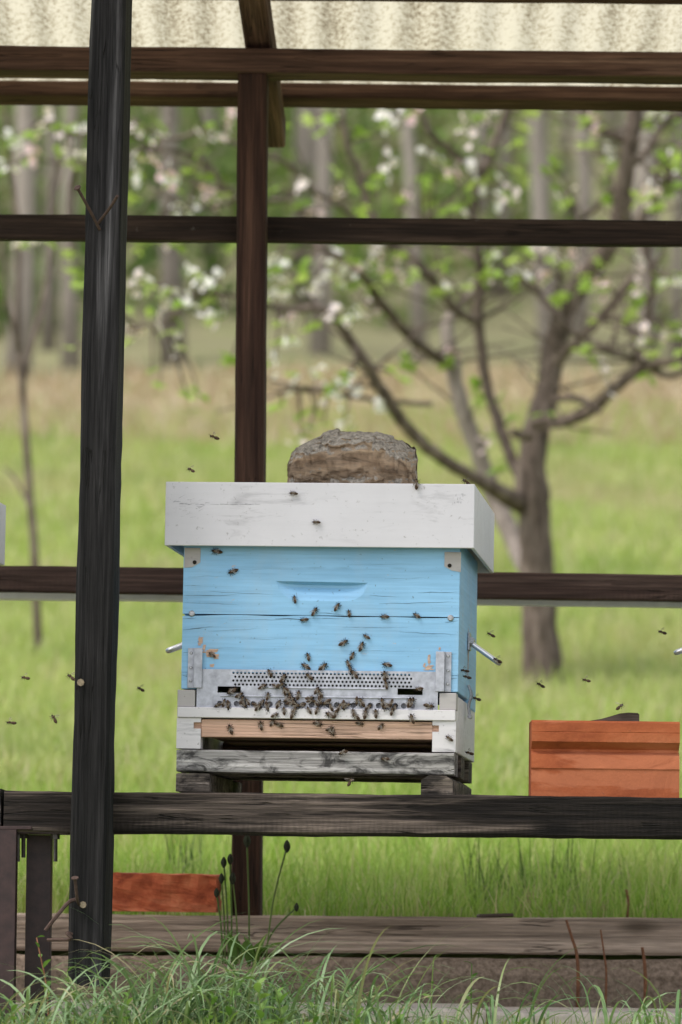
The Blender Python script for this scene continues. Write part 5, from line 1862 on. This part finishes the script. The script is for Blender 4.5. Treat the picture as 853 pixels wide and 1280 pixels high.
FR = 'bees on the blue front'
for x, y, a, lab in (
        (369, 749, 100, 'bee at the left corner of the handhold recess'), (381, 775, 190, 'bee on the crack below the handhold'), (394, 764, 60, 'bee just above the crack in the middle of the front'),
        (422, 758, 60, 'bee above the crack, upper one left of the pair right of the handhold'), (437, 766, 100, 'bee standing head up right on the crack'), (481, 770, 180, 'dark bee lying along the crack, left of the last one'),
        (521, 768, 150, 'rightmost bee on the crack'), (459, 795, 150, 'uppermost bee of the loose group below the crack'), (431, 803, 30, 'bee with spread legs left in the loose group below the crack'),
        (453, 807, 70, 'small bee right in the loose group below the crack'), (442, 819, 65, 'upper bee of the slanting chain on the blue paint'), (437, 829, 110, 'second bee down the slanting chain'),
        (440, 836, 115, 'third bee down the slanting chain'), (445, 842, 130, 'lowest bee of the slanting chain, touching the plate'), (387, 821, 105, 'topmost of three bees on the blue above the perforated plate'),
        (384, 833, 150, 'left one of three bees just above the perforated plate'), (406, 833, 40, 'right one of three bees just above the perforated plate'), (485, 830, 170, 'bee with arched legs above the plate near the right slot'),
        (483, 844, 95, 'upper bee of the vertical pair on the right end of the perforation'), (485, 855, 100, 'lower bee of the vertical pair on the right end of the perforation'), (267, 820, 145, 'bee on the bare wood patch by the left guide'),
        (270, 690, 170, 'bee under the lid edge at the upper left'), (291, 715, 200, 'bee near the upper left corner plate')):
    bee_on(x, y, a, lab, FR, dep=0.004 if 838 < y else 0.0)
ORD = 'first second third fourth fifth sixth seventh eighth ninth tenth eleventh twelfth thirteenth fourteenth fifteenth sixteenth seventeenth eighteenth nineteenth twentieth'.split()
ORD += ['twenty-' + w for w in ORD[:9]] + ['thirtieth'] + ['thirty-' + w for w in ORD[:9]]
PLg = 'bees on the entrance plate'
for i, (x, y, a) in enumerate(sorted(((340, 842, 120), (357, 848, 60), (389, 846, 140), (332, 859, 30), (348, 859, 330), (354, 857, 20), (359, 864, 100), (364, 866, 300), (338, 871, 80), (399, 863, 60), (403, 867, 120), (376, 869, 80), (306, 876, 70), (303, 870, 30),
                (368, 876, 40), (391, 873, 10), (366, 872, 100), (517, 876, 70)))):
    bee_on(x, y, a, '%s bee from the left among those crawling on the metal plate between the slots' % ORD[i], PLg, dep=0.005)
bee_on(295, 864, 20, 'bee clump half inside the left entrance slot, upper bee', PLg, dep=0.004)
bee_on(292, 867, 200, 'bee clump half inside the left entrance slot, lower bee', PLg, dep=0.006)
bee_on(525, 860, 190, 'bee coming out of the right entrance slot', PLg, dep=0.004)
bee_on(539, 881, 350, 'lone bee at the right end of the entrance plate', PLg, dep=0.005)
RW = 'bees crowding the row of round holes'
for i, x in enumerate((276, 284, 289, 296, 309, 313, 326, 331, 338, 342, 352, 362, 368, 374, 380, 386, 392, 398, 404, 411, 417, 423, 428, 433, 437, 449, 455, 460, 464, 481, 486, 492, 496, 502, 514)):
    if i % 6 == 3: continue
    i -= (i + 2) // 6
    y = 881 + rr.uniform(-5.5, 4.0)
    bee_on(x, y, rr.choice((90, 270, 60, 120, 20, 200, 340)) + rr.uniform(-25, 25), '%s bee from the left in the row crowding the round holes' % ORD[i], RW, dep=0.005 + rr.uniform(0, 0.004))
LS = 'bees on the white landing strip'
for i, (x, y, a) in enumerate(sorted(((390, 888, 120), (400, 888, 70), (359, 889, 95), (370, 893, 70), (372, 888, 60), (348, 895, 25), (416, 894, 150), (423, 892, 80), (445, 890, 100), (448, 895, 140), (460, 892, 80), (473, 891, 95), (493, 888, 80), (327, 885, 50)))):
    bee_on(x, y, a, '%s bee from the left on the white landing strip under the entrance' % ORD[i], LS, dep=0.009)
bee_on(518, 897, 110, 'pale bee at the right end of the landing strip', LS, dep=0.01)
DF = 'bees on the raw wood strip'
for x, y, a, lab in ((344, 904, 60, 'bee at the left of the touching pair on the raw wood strip'), (353, 907, 340, 'bee at the right of the touching pair on the raw wood strip'), (401, 905, 350, 'bee on the raw wood strip under the middle of the landing strip'),
                     (416, 911, 20, 'upper bee of the middle pair on the raw wood strip'), (419, 915, 290, 'lower bee of the middle pair on the raw wood strip'), (330, 908, 100, 'small bee on the raw wood strip left of the touching pair'),
                     (292, 913, 110, 'leftmost bee on the raw wood strip'), (453, 904, 350, 'bee under the landing strip right of the middle on the raw wood'), (479, 907, 50, 'rightmost bee on the raw wood strip')):
    bee_on(x, y, a, lab, DF, dep=0.001)
bee_on(564, 921, 145, 'bee on the white floor block at the right hive corner', None, dep=0.006)
bee_on(485, 948, 180, 'bee on the grey pallet slat below the entrance', None, dep=0.011)
bee_on(433, 941, 200, 'bee on the upper edge of the pallet slat', None, dep=0.012)
bee_on(367, 618, 175, 'upper bee on the white lid front', None, dep=0.0275)
bee_on(396, 654, 178, 'lower bee on the white lid front', None, dep=0.0275)
bee_on(520, 604.5, 90, 'bee at the lid edge by the right end of the stone', None, dep=0.0275)
FL = 'bees in flight'
for x, y, Yd, a, lab in ((268, 546, 7.3, 160, 'flying bee, upper of two above the left of the lid'), (239, 587, 7.3, 150, 'flying bee, lower of two above the left of the lid'), (583, 602, 7.6, 140, 'flying bee above the right lid corner'),
                         (32, 847, 7.3, 170, 'flying bee left of the front post, level with the nail head'), (14, 903, 7.3, 175, 'lowest flying bee at the left frame edge'), (68, 898, 7.3, 120, 'flying bee close to the left side of the front post, low'),
                         (89, 846, 7.28, 140, 'flying bee touching the left edge of the front post'), (176, 861, 7.9, 150, 'blurred flying bee between the front post and the hive'), (614, 793, 7.5, 150, 'flying bee right of the hive above the handle'),
                         (828, 790, 7.8, 160, 'flying bee at the right frame edge'), (733, 850, 7.45, 165, 'flying bee above the clay block, in front of meadow'), (676, 856, 7.8, 150, 'flying bee in front of the apple trunk base'),
                         (775, 883, 7.45, 40, 'flying bee just above the wood wedge on the clay block'), (438, 977, 7.4, 60, 'flying bee under the pallet slat'), (596, 873, 7.6, 160, 'flying bee beside the toggle clip'),
                         (581, 838, 7.5, 170, 'upper of two bees on the right hive side'), (584, 846, 7.5, 165, 'lower of two bees on the right hive side'), (587, 941, 7.55, 165, 'bee by the rear of the white floor side'),
                         (622, 825, 7.6, 150, 'bee on the tip of the right steel handle')):
    bee_air(x, y, Yd, a, lab, FL)
